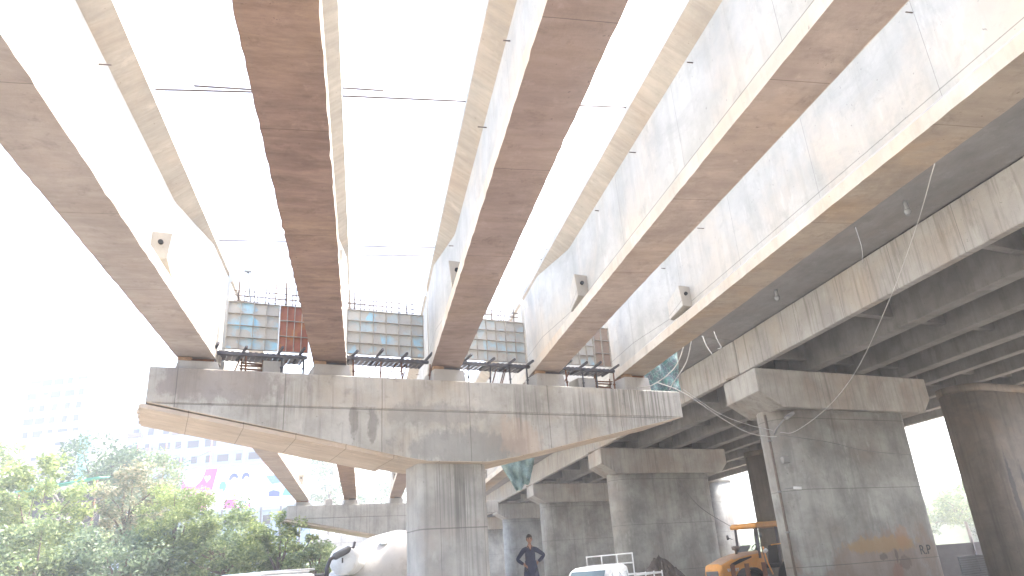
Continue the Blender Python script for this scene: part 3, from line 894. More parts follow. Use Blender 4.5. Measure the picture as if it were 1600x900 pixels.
# graffiti: on the pier face (part of the pier)
def ploc(s, z): return (s, 0.272, z)
text_mesh('graffiti', 'R.P', 0.44, M_paint_txt, P1[0], ploc(6.55, -0.25), (R(90), 0, R(-0.5)))
M_old1 = concrete('graffiti_pier_concrete', (0.38, 0.375, 0.345), (0.20, 0.197, 0.18), warm=(0.27, 0.235, 0.20), streak=0.5, sscale=(3.5, 3.5, 0.16), blot=0.45,
                 stain=(0.16, 0.155, 0.15), stain_amt=0.35, seams=((2, 2.4, 0.02, 0.5),),
                 spots=((4.9, -0.85, 2.6, 1.15, (0.25, 0.175, 0.135), 0.6), (4.5, 0.02, 1.5, 0.22, (0.36, 0.23, 0.10), 0.55), (5.6, 0.25, 0.3, 0.3, (0.34, 0.18, 0.10), 0.4),
                        (4.4, -0.35, 0.16, 0.10, (0.07, 0.06, 0.055), 0.5), (5.05, -0.3, 0.08, 0.2, (0.08, 0.06, 0.05), 0.5), (5.4, -0.6, 0.25, 0.2, (0.12, 0.08, 0.07), 0.5), (4.9, -1.0, 0.3, 0.3, (0.26, 0.11, 0.08), 0.4)))
for _c in P1[0].children:
    if _c.name.startswith('wall'):
        _c.data = _c.data.copy(); _c.data.materials[0] = M_old1
# ------------------------------------------------------------------ haze-side landscape: hill and far tree line
hm = MB()
hx = [25 + i * 2.8 for i in range(40)]
rows_h = []
for j in range(7):
    yy = 80 + j * 5
    row = []
    for i, x in enumerate(hx):
        env = math.exp(-((x - 78) / 42) ** 2)
        hgt = (7.5 * env + 1.2 * math.sin(i * 0.9 + j) * 0.4) * math.sin(math.pi * j / 6) if 0 < j < 6 else 0
        row.append(Vector((x, yy + 4 * math.sin(i * 0.5), -1.7 + max(0, hgt))))
    rows_h.append(row)
hm.v = [p for r_ in rows_h for p in r_]
nn = len(hx)
for j in range(6):
    for i in range(nn - 1):
        hm.f.append((j * nn + i, j * nn + i + 1, (j + 1) * nn + i + 1, (j + 1) * nn + i)); hm.mi.append(0); hm.sm.append(True)
M_hill = concrete('wooded_hill', (0.07, 0.10, 0.05), (0.035, 0.055, 0.03), warm=(0.13, 0.13, 0.07), streak=0, blot=0.8, bump=1.0)
tag(hm.build('hill', M_hill), kind='structure')

# ------------------------------------------------------------------ trees
def leaf_mat(name, a, b, trans=0.35):
    m, nt, p = new_mat(name)
    gi = N(nt, 'ShaderNodeNewGeometry')
    r1 = ramp(nt, gi.outputs['Random Per Island'], 0.1, 0.95)
    c = mix(nt, r1, a, b)
    c = mix(nt, scl(nt, ramp(nt, noise(nt, (1, 1, 1), 0.55, 4), 0.42, 0.62), 0.6), c, tuple(x * 0.75 for x in a))
    L(nt, c, p.inputs['Base Color'])
    p.inputs['Roughness'].default_value = 0.6
    tr = N(nt, 'ShaderNodeBsdfTranslucent')
    L(nt, c, tr.inputs['Color'])
    ms = N(nt, 'ShaderNodeMixShader')
    ms.inputs[0].default_value = trans
    L(nt, p.outputs[0], ms.inputs[1]); L(nt, tr.outputs[0], ms.inputs[2])
    L(nt, ms.outputs[0], nt.nodes['Material Output'].inputs[0])
    return m
ML = dict(yg=leaf_mat('yellow_green_leaves', (0.15, 0.21, 0.07), (0.36, 0.40, 0.14)),
          dk=leaf_mat('dark_green_leaves', (0.06, 0.10, 0.06), (0.14, 0.19, 0.10)),
          md=leaf_mat('mid_green_leaves', (0.11, 0.165, 0.075), (0.29, 0.34, 0.14)),
          fl=leaf_mat('flowering_leaves', (0.12, 0.16, 0.085), (0.42, 0.35, 0.22)),
          bl=leaf_mat('blue_green_leaves', (0.09, 0.14, 0.085), (0.24, 0.30, 0.16)))
M_bark = plain('bark', (0.15, 0.11, 0.08), 0.9, 0, 0.4, (0.07, 0.05, 0.04), 0.5, 2)
def tree(name, label, c, rx, rz, mat, leaf=0.34, n=5200, seed=0, sparse=0.0, group='trees beyond the site'):
    rnd = random.Random(seed)
    cx_, cy_, cz_ = c
    zb = -2.0
    t = thing(name, label, 'tree' if name != 'bush' else 'bush', (cx_, cy_, zb), 0, group)
    ry = rx * 0.85
    nc = int(36 + rx * 9)
    clumps = []
    for k in range(nc):
        while True:
            p = Vector((rnd.uniform(-1, 1), rnd.uniform(-1, 1), rnd.uniform(-1, 1)))
            if p.length < 1: break
        if p.length > 0.05 and rnd.random() < 0.7: p = p.normalized() * rnd.uniform(0.6, 1.0)
        ce = Vector((cx_ + p.x * rx, cy_ + p.y * ry, cz_ + p.z * rz * (1.0 if p.z > 0 else 0.85)))
        clumps.append((ce, rnd.uniform(0.16, 0.34) * rx))
    V = []; F = []
    per = n // nc
    for ce, cr in clumps:
        if rnd.random() < sparse: continue
        for k in range(per):
            d = Vector((rnd.gauss(0, 1), rnd.gauss(0, 1), rnd.gauss(0, 0.75)))
            if d.length < 0.01: continue
            d = d.normalized() * cr * rnd.random() ** 0.45
            d.z *= 0.75
            p = ce + d
            s_ = leaf * rnd.uniform(0.55, 1.25)
            u = Vector((rnd.gauss(0, 1), rnd.gauss(0, 1), rnd.gauss(0, 0.6))).normalized()
            w_ = u.cross(Vector((rnd.gauss(0, 1), rnd.gauss(0, 1), rnd.gauss(0, 1)))).normalized()
            b = len(V)
            V += [p - u * s_ * 0.5, p + w_ * s_ * 0.22, p + u * s_ * 0.5, p - w_ * s_ * 0.22]
            F.append((b, b + 1, b + 2, b + 3))
    me = bpy.data.meshes.new('crown')
    off = Vector((cx_, cy_, zb))
    me.from_pydata([tuple(v - off) for v in V], [], F)
    me.materials.append(mat)
    o = bpy.data.objects.new('crown', me); COL.objects.link(o); o.parent = t
    tr = MB()
    r0 = 0.05 * rx + 0.08
    top = Vector((cx_ + rnd.uniform(-.3, .3), cy_, cz_ - rz * 0.1))
    tr.tube([(cx_, cy_, zb), (cx_ + rnd.uniform(-.2, .2), cy_, (zb + cz_ - rz * 0.6) / 2), tuple(top)], [r0, r0 * 0.75, r0 * 0.4], 8)
    for ce, cr in rnd.sample(clumps, min(12, len(clumps))):
        a = Vector((cx_, cy_, max(zb + 0.5, cz_ - rz * rnd.uniform(0.3, 0.8))))
        mid = a.lerp(ce, 0.5) + Vector((rnd.uniform(-.3, .3), rnd.uniform(-.3, .3), rnd.uniform(-.2, .3)))
        tr.tube([a, mid, ce], [r0 * 0.4, r0 * 0.25, r0 * 0.1], 5)
    tr.build('trunk', M_bark, t)
    return t
tree('broadleaf_tree', 'tall yellow green tree at the far left edge', (-21.7, 55.2, 5.8), 3.3, 3.9, ML['yg'], 0.36, 7500, 1)
tree('broadleaf_tree', 'tall dark sparse treetop in front of the white apartments', (-27.4, 83.3, 13.0), 5.0, 3.3, ML['dk'], 0.5, 3800, 2, 0.25)
tree('broadleaf_tree', 'low dark tree under the tall sparse treetop', (-27.6, 82.5, 7.5), 6.5, 5.5, ML['bl'], 0.5, 6500, 22)
tree('spreading_tree', 'hazy spreading green tree left of the billboard', (-24.2, 88.1, 12.6), 4.6, 2.7, ML['md'], 0.42, 5200, 3)
tree('broadleaf_tree', 'hazy tree mass below the spreading tree left of the billboard', (-22.5, 86.0, 7.0), 5.5, 4.5, ML['bl'], 0.5, 5500, 23)
tree('flowering_tree', 'tree with cream and reddish blossom on its crown, left of the feathery tree', (-16.7, 58.4, 6.2), 2.9, 3.1, ML['fl'], 0.30, 6500, 4)
tree('feathery_tree', 'soft bright green feathery tree in front of the billboard', (-11.8, 51.4, 4.2), 2.5, 2.5, ML['yg'], 0.20, 11000, 5)
tree('bush', 'shadowy green bush with a bare trunk below the flowering tree', (-14.4, 50.7, 1.9), 3.6, 2.6, ML['bl'], 0.28, 11000, 6)
tree('bush', 'dense bush at the bottom left corner', (-19.5, 51.0, 2.0), 3.6, 2.7, ML['md'], 0.32, 10000, 7)
tree('bush', 'rounded green bush under the left half of the billboard', (-8.9, 52.5, 2.9), 3.0, 2.6, ML['md'], 0.28, 9500, 8)
tree('bush', 'yellow green bush under the right end of the billboard', (-5.3, 51.8, 2.1), 2.6, 2.4, ML['yg'], 0.26, 9500, 9)
tree('bush', 'small pale bush just left of the mixer truck', (-3.0, 50.3, 1.0), 1.9, 1.7, ML['md'], 0.24, 4000, 10)
tree('bush', 'low bush growing beneath the second hammerhead cap', (-1.0, 56.0, 0.6), 2.0, 1.7, ML['yg'], 0.26, 4000, 16)
tree('spreading_tree', 'small hazy green tree rising just above the billboard', (-26.3, 146.3, 18.6), 7.5, 2.9, ML['md'], 0.6, 4000, 11)
tree('broadleaf_tree', 'hazy tree seen between the two left far girders', (-6.5, 148.6, 17.0), 6.5, 8.0, ML['bl'], 0.7, 5200, 12)
tree('broadleaf_tree', 'hazy tree seen left of the column between far girders', (5.5, 149.6, 12.5), 7.5, 7.5, ML['bl'], 0.7, 5200, 13)
tree('broadleaf_tree', 'yellowish tree behind the tall one at the left edge', (-34.5, 80.0, 10.5), 3.6, 4.6, ML['yg'], 0.42, 5000, 14)
tree('broadleaf_tree', 'bluish tree filling behind the green shed roof', (-27.0, 74.5, 6.2), 4.0, 3.8, ML['md'], 0.42, 5500, 15)
tree('broadleaf_tree', 'dense tree left of the blossom tree, above the dark bush', (-22.2, 63.0, 3.2), 3.4, 3.0, ML['md'], 0.34, 6000, 17)
random.seed(99)
hz = [(262, 330, 0), (285, 345, 1), (305, 338, 2), (330, 350, 3), (352, 342, 4), (300, 300, 5), (322, 305, 6), (345, 310, 7), (275, 305, 8)]
hl = ['leftmost hazy hillside tree in the gap beside the near old pier', 'hazy hillside tree, second in the row beyond the old pier', 'hazy hillside tree in the middle of the bright gap',
      'taller hazy hillside tree in the bright gap', 'hazy hillside tree nearest the brown pier', 'lower hazy tree at the foot of the hill, middle', 'lower hazy tree at the foot of the hill, right of middle',
      'lower hazy tree at the foot of the hill by the brown pier', 'lower hazy tree at the foot of the hill by the near old pier']
for (x, y, k), lb in zip(hz, hl):
    tree('hillside_tree', lb, (x * 0.235, y * 0.235, 2.2 + (k % 3) * 0.7), 3.4, 2.3, ML['bl' if k % 2 else 'md'], 0.42, 3000, 50 + k, group='trees on the far hill')

tree('bush', 'dense dark bush behind the feathery tree and the rounded bush', (-11.5, 57.5, 1.6), 4.4, 2.8, ML['bl'], 0.32, 9500, 31)
tree('bush', 'long low hedge like bush behind the pale bush and the mixer truck', (-4.8, 58.0, 0.8), 3.8, 2.2, ML['md'], 0.3, 8500, 32)
# bare branches by the shed
rnd = random.Random(5)
m = MB()
o_ = Vector((-22.9, 64.8, 3.0))
for k in range(22):
    a = o_ + Vector((rnd.uniform(-0.3, 0.3), 0, rnd.uniform(0, 2.5)))
    b = a + Vector((rnd.uniform(-2.2, 2.2), rnd.uniform(-1, 1), rnd.uniform(1.2, 3.2)))
    c = b + Vector((rnd.uniform(-1.3, 1.3), rnd.uniform(-1, 1), rnd.uniform(0.0, 1.2)))
    m.tube([a, a.lerp(b, 0.5) + Vector((0.2, 0, 0.2)), b, c], [0.07, 0.055, 0.035, 0.012], 5)
m.tube([(-22.9, 64.8, -2), (-22.8, 64.8, 3.5), (-22.9, 64.8, 5.5)], [0.16, 0.12, 0.07], 8)
tag(m.build('bare_tree', plain('grey_bark', (0.30, 0.26, 0.23), 0.9)), 'leafless grey tree tangled in front of the green roofed shed', 'tree')
# shed
t = thing('shed', 'open shed with a faded green sheet roof among the left trees', 'shed', (-24.6, 68.6, -2))
m = MB()
m.add([(-27.6, 66.4, 8.5), (-21.8, 67.4, 9.6), (-21.9, 70.4, 10.0), (-27.4, 69.6, 8.9)], [(0, 1, 2, 3)])
ro = m.build('roof', plain('green_sheet', (0.06, 0.34, 0.25), 0.7, 0, 0.2, (0.3, 0.4, 0.36), 0.4, 1.5), t)
ro.modifiers.new('s', 'SOLIDIFY').thickness = 0.08
MB().box(-27.2, -22.0, 69.3, 69.5, -2, 8.8).build('wall', M_steel, t)
for x, y in ((-27.3, 66.6), (-22.0, 67.6)):
    MB().tube([(x, y, -2), (x, y, 8.6 if x < -25 else 9.4)], 0.08, 8).build('post', M_rust, t)

# ------------------------------------------------------------------ apartments
M_bw = plain('apartment_white_wall', (0.36, 0.36, 0.355), 0.8, 0, 0.04)
M_bc = plain('apartment_cyan_band', (0.12, 0.42, 0.46), 0.8, 0, 0.05)
M_bwin = plain('apartment_window', (0.015, 0.02, 0.035), 0.6)
M_trim = plain('apartment_chajja', (0.15, 0.11, 0.13), 0.8)
def block(name, label, p0, p1, depth, z1, nw, nf, fh, cat='apartment block', wall=M_bw, seed=0, z0=-1.7, balc=True):
    """facade from p0 to p1 (xy), body behind"""
    rnd = random.Random(seed)
    a, b = Vector((*p0, 0)), Vector((*p1, 0))
    d = (b - a); ln = d.length; d.normalize()
    ang = math.atan2(d.y, d.x)
    t = thing(name, label, cat, (p0[0], p0[1], z0), ang, 'pale buildings on the left')
    Hh = z1 - z0
    MB().box(0, ln, 0, depth, 0, Hh).build('wall', wall, t, local=True)
    MB().box(-0.2, ln + 0.2, -0.25, depth + 0.2, Hh, Hh + 0.9).build('parapet', wall, t, local=True)
    wme = None; bme = None
    for f in range(nf):
        z = Hh - fh * (f + 1) + 0.9
        if z < 1: break
        for k in range(nw):
            x = ln * (k + 0.5) / nw + rnd.uniform(-0.25, 0.25)
            if rnd.random() < 0.14: continue
            big = rnd.random() < 0.4
            ww = 1.15 if big else 0.6
            if wme is None or big != wbig:
                o = MB().box(-ww, ww, -0.05, 0.02, 0, 1.4).build('window', M_bwin, t, local=True)
                wbig = big; wme = o
            else:
                o = wme.copy(); COL.objects.link(o); o.parent = t
            o.location = (x, 0, z)
            if balc and rnd.random() < 0.3:
                if bme is None:
                    bo = MB().box(-1.5, 1.5, -0.8, -0.02, 0, 0.14).box(-1.5, 1.5, -0.8, -0.7, 0.141, 0.8).build('balcony', M_trim if rnd.random() < 0.4 else wall, t, local=True)
                    bme = bo
                else:
                    bo = bme.copy(); COL.objects.link(bo); bo.parent = t
                bo.location = (x, 0, z - 0.3)
            else:
                s2 = MB().box(-1.1, 1.1, -0.5, -0.02, 0, 0.1) if k == 0 and f == 0 else None
    return t
block('apartment_building', 'white apartment block at the far left edge', (-73.5, 174.5), (-60.0, 170), 12, 47.0, 5, 14, 2.85, seed=2)
MB_c = MB().box(-59.8, -57.6, 169.3, 178, -1.7, 47.8)
tag(MB_c.build('stair_tower', M_bc), 'pale cyan stair tower between the two white apartment blocks', 'stair tower', 'pale buildings on the left')
block('apartment_building', 'tall stepped white apartment block right of the cyan tower', (-57.4, 170), (-53.2, 182), 12, 48.5, 5, 14, 2.85, seed=3)
block('apartment_building', 'lower white apartment block stepping down to the right', (-53.0, 183), (-48.9, 196), 12, 44.0, 6, 13, 2.85, seed=4)
block('apartment_building', 'farthest white apartment block beside the cap tip', (-48.5, 198), (-45, 210), 12, 39.0, 5, 12, 2.85, seed=5)
M_bb = plain('pale_blue_wall', (0.20, 0.28, 0.38), 0.8, 0, 0.08)
bt = block('unfinished_building', 'pale blue grey unfinished building behind the billboard', (-47.5, 160), (-14, 152), 12, 33.0, 11, 8, 3.2, cat='building', wall=M_bb, seed=6)
# red scaffold
t = thing('scaffold_frame', 'thin red scaffold frame standing before the unfinished building', 'scaffold', (-30, 146, -1.7))
M_red = plain('red_scaffold', (0.40, 0.07, 0.05), 0.7)
sx0 = [-41.5, -39.5, -36.6, -33.8, -28.6, -22.6, -18.6]
for k, x in enumerate(sx0):
    MB().tube([(x, 146 - 0.05 * k, -1.7), (x + 0.2, 146, 27.5 + random.uniform(-1.5, 2.5))], 0.10, 6).build('standard', M_red, t)
for z in (19.5, 22.2, 25.0):
    MB().tube([(-42, 146.1, z - 0.8), (-18, 145.9, z + 0.3)], 0.06, 5).build('ledger', M_red, t)
for a, b in (((-41, 146, 22.5), (-33, 146, 26.5)), ((-33, 146, 22.8), (-27, 146, 25.6)), ((-38, 146, 18.2), (-30, 146, 21))):
    MB().tube([a, b], 0.07, 5).build('brace', M_steel, t)

# ------------------------------------------------------------------ billboard
A_ = Vector((-27.6, 122.0, 11.6)); B_ = Vector((-9.0, 117.0, 11.6))
dB = (B_ - A_); Lb = dB.length; angB = math.atan2(dB.y, dB.x)
t = thing('billboard', 'long pink and white advertising billboard above the bushes', 'billboard', tuple(A_), angB)
M_bwht = plain('billboard_white', (0.78, 0.78, 0.77), 0.6, 0, 0.02)
M_pink = plain('billboard_pink', (0.62, 0.03, 0.40), 0.6, 0, 0.03)
M_bblu = plain('billboard_blue', (0.10, 0.24, 0.48), 0.6, 0, 0.3)
M_bdk = plain('billboard_navy', (0.04, 0.07, 0.26), 0.6)
M_bsk = plain('billboard_peach', (0.70, 0.48, 0.40), 0.6)
M_bcy = plain('billboard_cyan', (0.06, 0.48, 0.50), 0.6)
Hb = 6.2
MB().box(0, Lb, 0, 0.25, 0, Hb).build('board', M_bwht, t, local=True)
def shape(name, mat, pts, y, th=0.03):
    MB().prism(pts, lambda a, b, e: (a, y - th * e, b)).build(name, mat, t, local=True)
def disc(cx_, cz_, rx_, rz_, n=28, a0=0, a1=360):
    return [(cx_ + rx_ * math.cos(R(a0 + (a1 - a0) * k / n)), cz_ + rz_ * math.sin(R(a0 + (a1 - a0) * k / n))) for k in range(n + (0 if a1 - a0 >= 360 else 1))]
shape('pink_panel', M_pink, [(0, 0.05), (4.35, 0.05), (5.55, Hb), (0, Hb)], -0.005)
shape('white_disc', M_bwht, disc(1.7, Hb + 0.3, 1.9, 2.8, 28, 180 + 7, 360 - 7), -0.05)
shape('heart', M_bwht, [(4.0, 4.2), (3.55, 4.9), (3.65, 5.2), (3.9, 5.2), (4.02, 5.0), (4.2, 5.2), (4.45, 5.15), (4.5, 4.85)], -0.05)
for k, (s_, z) in enumerate((('for wellness moms', 2.95), ('& toddlers', 2.05))):
    text_mesh('lettering', s_, 0.66, M_bwht, t, (2.7 + 0.4 * k, -0.05, z), (R(90), 0, 0), 0.02)
shape('pink_panel', M_pink, [(7.0, 0.02), (11.2, 0.02), (11.0, 0.9), (9.6, 2.2), (8.6, 2.0), (7.1, 1.7)], -0.005)
shape('cyan_patch', M_bcy, disc(6.55, 3.4, 0.55, 0.8), -0.005)
for (x, z, r_) in ((8.2, 4.4, 0.6), (10.1, 4.4, 0.5)):
    shape('hair', M_bdk, disc(x, z, r_ + 0.15, 0.9, 20, 10, 190), -0.005)
    shape('face', M_bsk, disc(x + 0.1, z - 0.45, r_ * 0.8, 0.75), -0.045)
    shape('shirt', M_bwht, [(x - 1.1, z - 3.0), (x + 1.0, z - 3.0), (x + 0.6, z - 1.2), (x - 0.6, z - 1.1)], -0.085)
shape('arm', M_bsk, [(4.9, 2.0), (6.6, 2.5), (6.6, 3.0), (5.0, 2.7)], -0.085)
shape('white_disc', M_bwht, disc(5.6, 0.9, 1.35, 1.15), -0.09)
for z in (1.4, 0.95, 0.55):
    shape('caption_bar', M_bblu, [(4.9, z), (6.3, z), (6.3, z + 0.08), (4.9, z + 0.08)], -0.125)
shape('white_disc', M_bwht, disc(9.9, 1.0, 1.1, 0.95), -0.125)
for k in range(4):
    shape('caption_bar', M_bblu, [(9.3 + k * 0.32, 0.55), (9.5 + k * 0.32, 0.55), (9.5 + k * 0.32, 1.1), (9.3 + k * 0.32, 1.1)], -0.16)
shape('room_picture', plain('billboard_pale_blue', (0.52, 0.68, 0.78), 0.6, 0, 0.3, (0.3, 0.5, 0.62), 0.6, 0.8), [(12.0, 0.9), (18.6, 0.9), (18.6, 4.6), (12.0, 4.6)], -0.005)
shape('window_picture', M_bwht, [(12.2, 1.1), (13.2, 1.5), (13.2, 4.2), (12.2, 4.4)], -0.045)
shape('ceiling_picture', M_bblu, [(13.3, 4.5), (17.0, 4.5), (16.0, 3.4), (14.3, 3.2)], -0.045)
shape('sofa_picture', M_bdk, [(13.9, 1.4), (15.6, 1.3), (15.6, 2.0), (14.6, 2.3), (13.9, 2.1)], -0.045)
shape('cushion_picture', M_bcy, [(16.0, 1.4), (18.0, 1.3), (18.0, 2.2), (16.4, 2.4)], -0.045)
for k in range(7):
    x = 0.5 + k * (Lb - 1) / 6
    MB().box(x - 0.12, x + 0.12, 0.28, 0.5, -13.9, Hb - 0.3).build('post', M_steel, t, local=True)
# low building beneath
block('low_building', 'low pale building with dark shopfront windows under the billboard', (-27, 126.0), (-8.0, 121.0), 6, 11.4, 7, 2, 3.0, cat='building', wall=M_bb, seed=9, balc=False)

# ------------------------------------------------------------------ concrete mixer truck
t = thing('mixer_truck', 'cream and white concrete mixer truck parked left of the near column', 'mixer truck', (-0.4, 24.4, -2.2))
O = Vector((-0.4, 24.4, -2.2))
# heading mostly -X, slightly towards camera
hd = Vector((-0.78, -0.62, 0)).normalized(); sd_ = Vector((-hd.y, hd.x, 0))
def TW(f, s, z): return O + hd * f + sd_ * s + Vector((0, 0, z))
def tbox(mb, f0, f1, s0, s1, z0, z1, mi=0):
    M_ = Matrix(((hd.x, sd_.x, 0, O.x), (hd.y, sd_.y, 0, O.y), (0, 0, 1, O.z), (0, 0, 0, 1)))
    return mb.box(f0, f1, s0, s1, z0, z1, mi, M_)
# drum, axis rising to the rear
ax0 = TW(0.25, 0, 1.95); axd = (TW(-4.4, 0, 2.75) - TW(0, 0, 1.95)).normalized()
dm = MB().lathe([(0, 0.30), (0.02, 0.62), (0.16, 0.80), (1.3, 1.31), (1.5, 1.36), (2.5, 1.36), (2.65, 1.31), (4.2, 0.62), (4.7, 0.52)], ax0, axd, 48)
dr = dm.build('drum', M_cream, t)
hl_ = []
xx = axd.cross(Vector((0, 0, 1))).normalized(); yy_ = axd.cross(xx)
for k in range(60):
    tt = 0.3 + k * 0.065
    rr = 0.80 + (tt - 0.16) / 1.14 * 0.51 if tt < 1.3 else (1.31 + (tt - 1.3) * 0.25 if tt < 1.5 else (1.36 if tt < 2.5 else 1.36 - (tt - 2.5) / 1.7 * 0.74))
    a = k * 0.11
    hl_.append(ax0 + axd * tt + (xx * math.cos(a) + yy_ * math.sin(a)) * (rr + 0.004))
MB().tube(hl_, 0.012, 5).build('weld_seam', M_grey, dr)
hp = ax0 + axd * 2.0 + (-sd_ * 0.0) + Vector((0, 0, 0))
q = ax0 + axd * 1.6 + (Vector((0, -0.75, 0.98))).normalized() * 1.355
MB().tube([q, q + Vector((0, -0.75, 0.98)).normalized() * 0.05], 0.13, 16).build('inspection_hatch', M_white, dr)
MB().lathe([(-0.28, 0.28), (-0.26, 0.62), (-0.06, 0.72), (-0.02, 0.60)], ax0, axd, 36).build('drum_flange', M_cream, dr)
# water tank, axis across the truck
wt0 = TW(1.0, 0.95, 2.82)
MB().lathe([(0, 0.05), (0.0, 0.37), (0.05, 0.41), (2.0, 0.41), (2.05, 0.37)], wt0 , Vector((0.25, 0.95, 0)).normalized() * 1.0, 36).build('water_tank', M_white, t)
wo = MB().box(-0.02, 0.02, -0.01, 0.01, -0.07, 0.07, M=Matrix.Translation(wt0 + Vector((0.0, -0.01, 0))))
wo.build('sight_gauge', M_steel, t)
f_ = MB(); tbox(f_, 0.6, 1.45, -0.9, 0.75, 1.1, 2.37)
f_.build('tank_frame', M_white, t, bevel=0.03)
c = MB()
tbox(c, 2.05, 3.9, -1.2, 1.2, 0.9, 2.52)
cb = c.build('cab', M_white, t, bevel=0.12, seg=3)
r_ = MB(); tbox(r_, 2.15, 3.7, -1.05, 1.05, 2.525, 2.62)
r_.build('roof_panel', M_white, cb, bevel=0.05)
ws = MB(); tbox(ws, 3.902, 3.925, -1.0, 1.0, 1.5, 2.2); ws.build('windscreen', M_glass, cb)
for s_ in (-1, 1):
    wd = MB()
    tbox(wd, 2.5, 3.5, min(s_ * 1.202, s_ * 1.22), max(s_ * 1.202, s_ * 1.22), 1.6, 2.2)
    wd.build('side_window', M_glass, cb)
rk = MB()
rk.tube([TW(2.0, 1.0, 2.62), TW(3.6, 1.0, 2.60)], 0.03, 8); rk.tube([TW(2.0, -1.0, 2.62), TW(3.6, -1.0, 2.60)], 0.03, 8); rk.tube([TW(2.0, -1.0, 2.62), TW(2.0, 1.0, 2.62)], 0.03, 8)
rk.build('roof_rail', M_white, cb)
df = MB(); tbox(df, 1.55, 2.0, -0.9, 1.0, 2.2, 2.5); df.build('air_intake_box', M_grey, t, bevel=0.03)
ex = MB().tube([TW(1.60, 1.05, 2.3), TW(1.62, 1.05, 2.62), TW(1.50, 1.05, 2.86), TW(1.36, 1.05, 2.92)], 0.055, 10)
ex.build('exhaust_pipe', M_steel, t)
MB().tube([TW(1.40, 1.05, 2.90), TW(1.34, 1.05, 2.93), TW(0.86, 1.05, 3.12), TW(0.80, 1.05, 3.14)], [0.06, 0.10, 0.10, 0.06], 14).build('muffler', M_grey, t)
MB().tube([TW(0.80, 1.05, 3.14), TW(0.68, 1.05, 3.17), TW(0.64, 1.05, 3.32)], 0.04, 10).build('exhaust_tip', M_steel, t)
ch = MB(); tbox(ch, -4.6, 3.6, -0.45, -0.3, 0.75, 1.05); tbox(ch, -4.6, 3.6, 0.3, 0.45, 0.75, 1.05); tbox(ch, -3.9, -3.6, -0.4, 0.4, 1.06, 2.6)
ch.build('chassis', M_steel, t)
def wheel(parent, c_, axis_, r_, wd, rimm=M_grey):
    a = Vector(c_) - Vector(axis_) * wd / 2
    ty = MB().lathe([(0, r_ * 0.55), (0, r_ * 0.92), (wd * 0.15, r_), (wd * 0.85, r_), (wd, r_ * 0.92), (wd, r_ * 0.55)], a, axis_, 32)
    w_ = ty.build('wheel', M_black, parent)
    MB().lathe([(-0.01, 0.04), (0.0, r_ * 0.5), (wd + 0.0, r_ * 0.5), (wd + 0.01, 0.04)], a, axis_, 24).build('rim', rimm, w_)
    return w_
for f in (2.9, -1.6, -2.9):
    for s_ in (-1.05, 1.05):
        wheel(t, TW(f, s_, 0.5), sd_, 0.5, 0.3)

# ------------------------------------------------------------------ small white truck
O = Vector((7.75, 23.7, -1.85))
t = thing('pickup_truck', 'small white truck with a pipe rack over its cab and a slatted bed', 'truck', tuple(O))
hd = Vector((-0.66, -0.75, 0)).normalized(); sd_ = Vector((-hd.y, hd.x, 0))
def loft(prof_bot, f, name, mat, parent):
    pass
c = MB()
# cab as side-profile prism (f, z), rounded roof
pr = [(2.35, 0.45), (2.4, 1.0), (2.15, 1.10), (1.55, 1.72), (1.25, 1.80), (0.35, 1.84), (0.1, 1.78), (0.05, 0.45)]
c.prism(pr, lambda a, b, e: TW(a, (-0.78 if b < 1.5 else -0.66, 0.78 if b < 1.5 else 0.66)[e], b))
cb = c.build('cab', M_white, t, bevel=0.07, seg=3)
c = MB()
a1, a2 = TW(2.10, -0.62, 1.16), TW(2.10, 0.62, 1.16); b2, b1 = TW(1.62, 0.56, 1.68), TW(1.62, -0.56, 1.68)
o2 = hd * 0.03 + Vector((0, 0, 0.02))
c.add([p + o2 for p in (a1, a2, b2, b1)], [(0, 1, 2, 3)])
c.build('windscreen', M_glass, cb)
for s_ in (-1, 1):
    c = MB()
    pts = [(1.85, 1.18), (1.42, 1.64), (0.95, 1.64), (0.95, 1.18)]
    c.add([TW(a, s_ * (0.80 if b < 1.5 else 0.70), b) for a, b in pts], [(0, 1, 2, 3)])
    c.build('side_window', M_glass, cb)
    c = MB()
    pts = [(0.86, 1.18), (0.86, 1.64), (0.3, 1.64), (0.3, 1.18)]
    c.add([TW(a, s_ * (0.80 if b < 1.5 else 0.70), b) for a, b in pts], [(0, 1, 2, 3)])
    c.build('rear_window', M_glass, cb)
    MB().tube([TW(2.42, s_ * 0.6, 0.8), TW(2.45, s_ * 0.6, 0.8)], 0.1, 14).build('headlight', M_lamp, cb)
rk = MB()
for (a, b) in (((0.0, -0.82), (0.0, 0.82)),):
    rk.tube([TW(-0.05, -0.80, 0.8), TW(-0.05, -0.80, 2.12), TW(-0.05, 0.80, 2.14), TW(-0.05, 0.80, 0.8)], 0.028, 8)
    rk.tube([TW(-0.05, -0.27, 1.8), TW(-0.05, -0.27, 2.12)], 0.022, 8); rk.tube([TW(-0.05, 0.27, 1.8), TW(-0.05, 0.27, 2.12)], 0.022, 8)
    rk.tube([TW(-0.05, -0.8, 1.84), TW(-0.05, 0.8, 1.86)], 0.022, 8)
rk.build('rack', M_white, t)
bd = MB()
tbox(bd, -2.6, -0.1, -0.8, 0.8, 0.72, 0.78)
for s_ in (-0.8, 0.78):
    for z in (0.9, 1.1, 1.3, 1.46):
        tbox(bd, -2.6, -0.1, s_, s_ + 0.02, z, z + 0.06)
    for f in (-2.6, -1.8, -1.0, -0.15):
        tbox(bd, f, f + 0.05, s_ - 0.03 if s_ < 0 else s_ + 0.021, s_ - 0.001 if s_ < 0 else s_ + 0.05, 0.72, 1.56)
for z in (0.9, 1.1, 1.3, 1.46):
    tbox(bd, -2.64, -2.62, -0.8, 0.8, z, z + 0.06)
bd.build('slatted_bed', M_white, t)
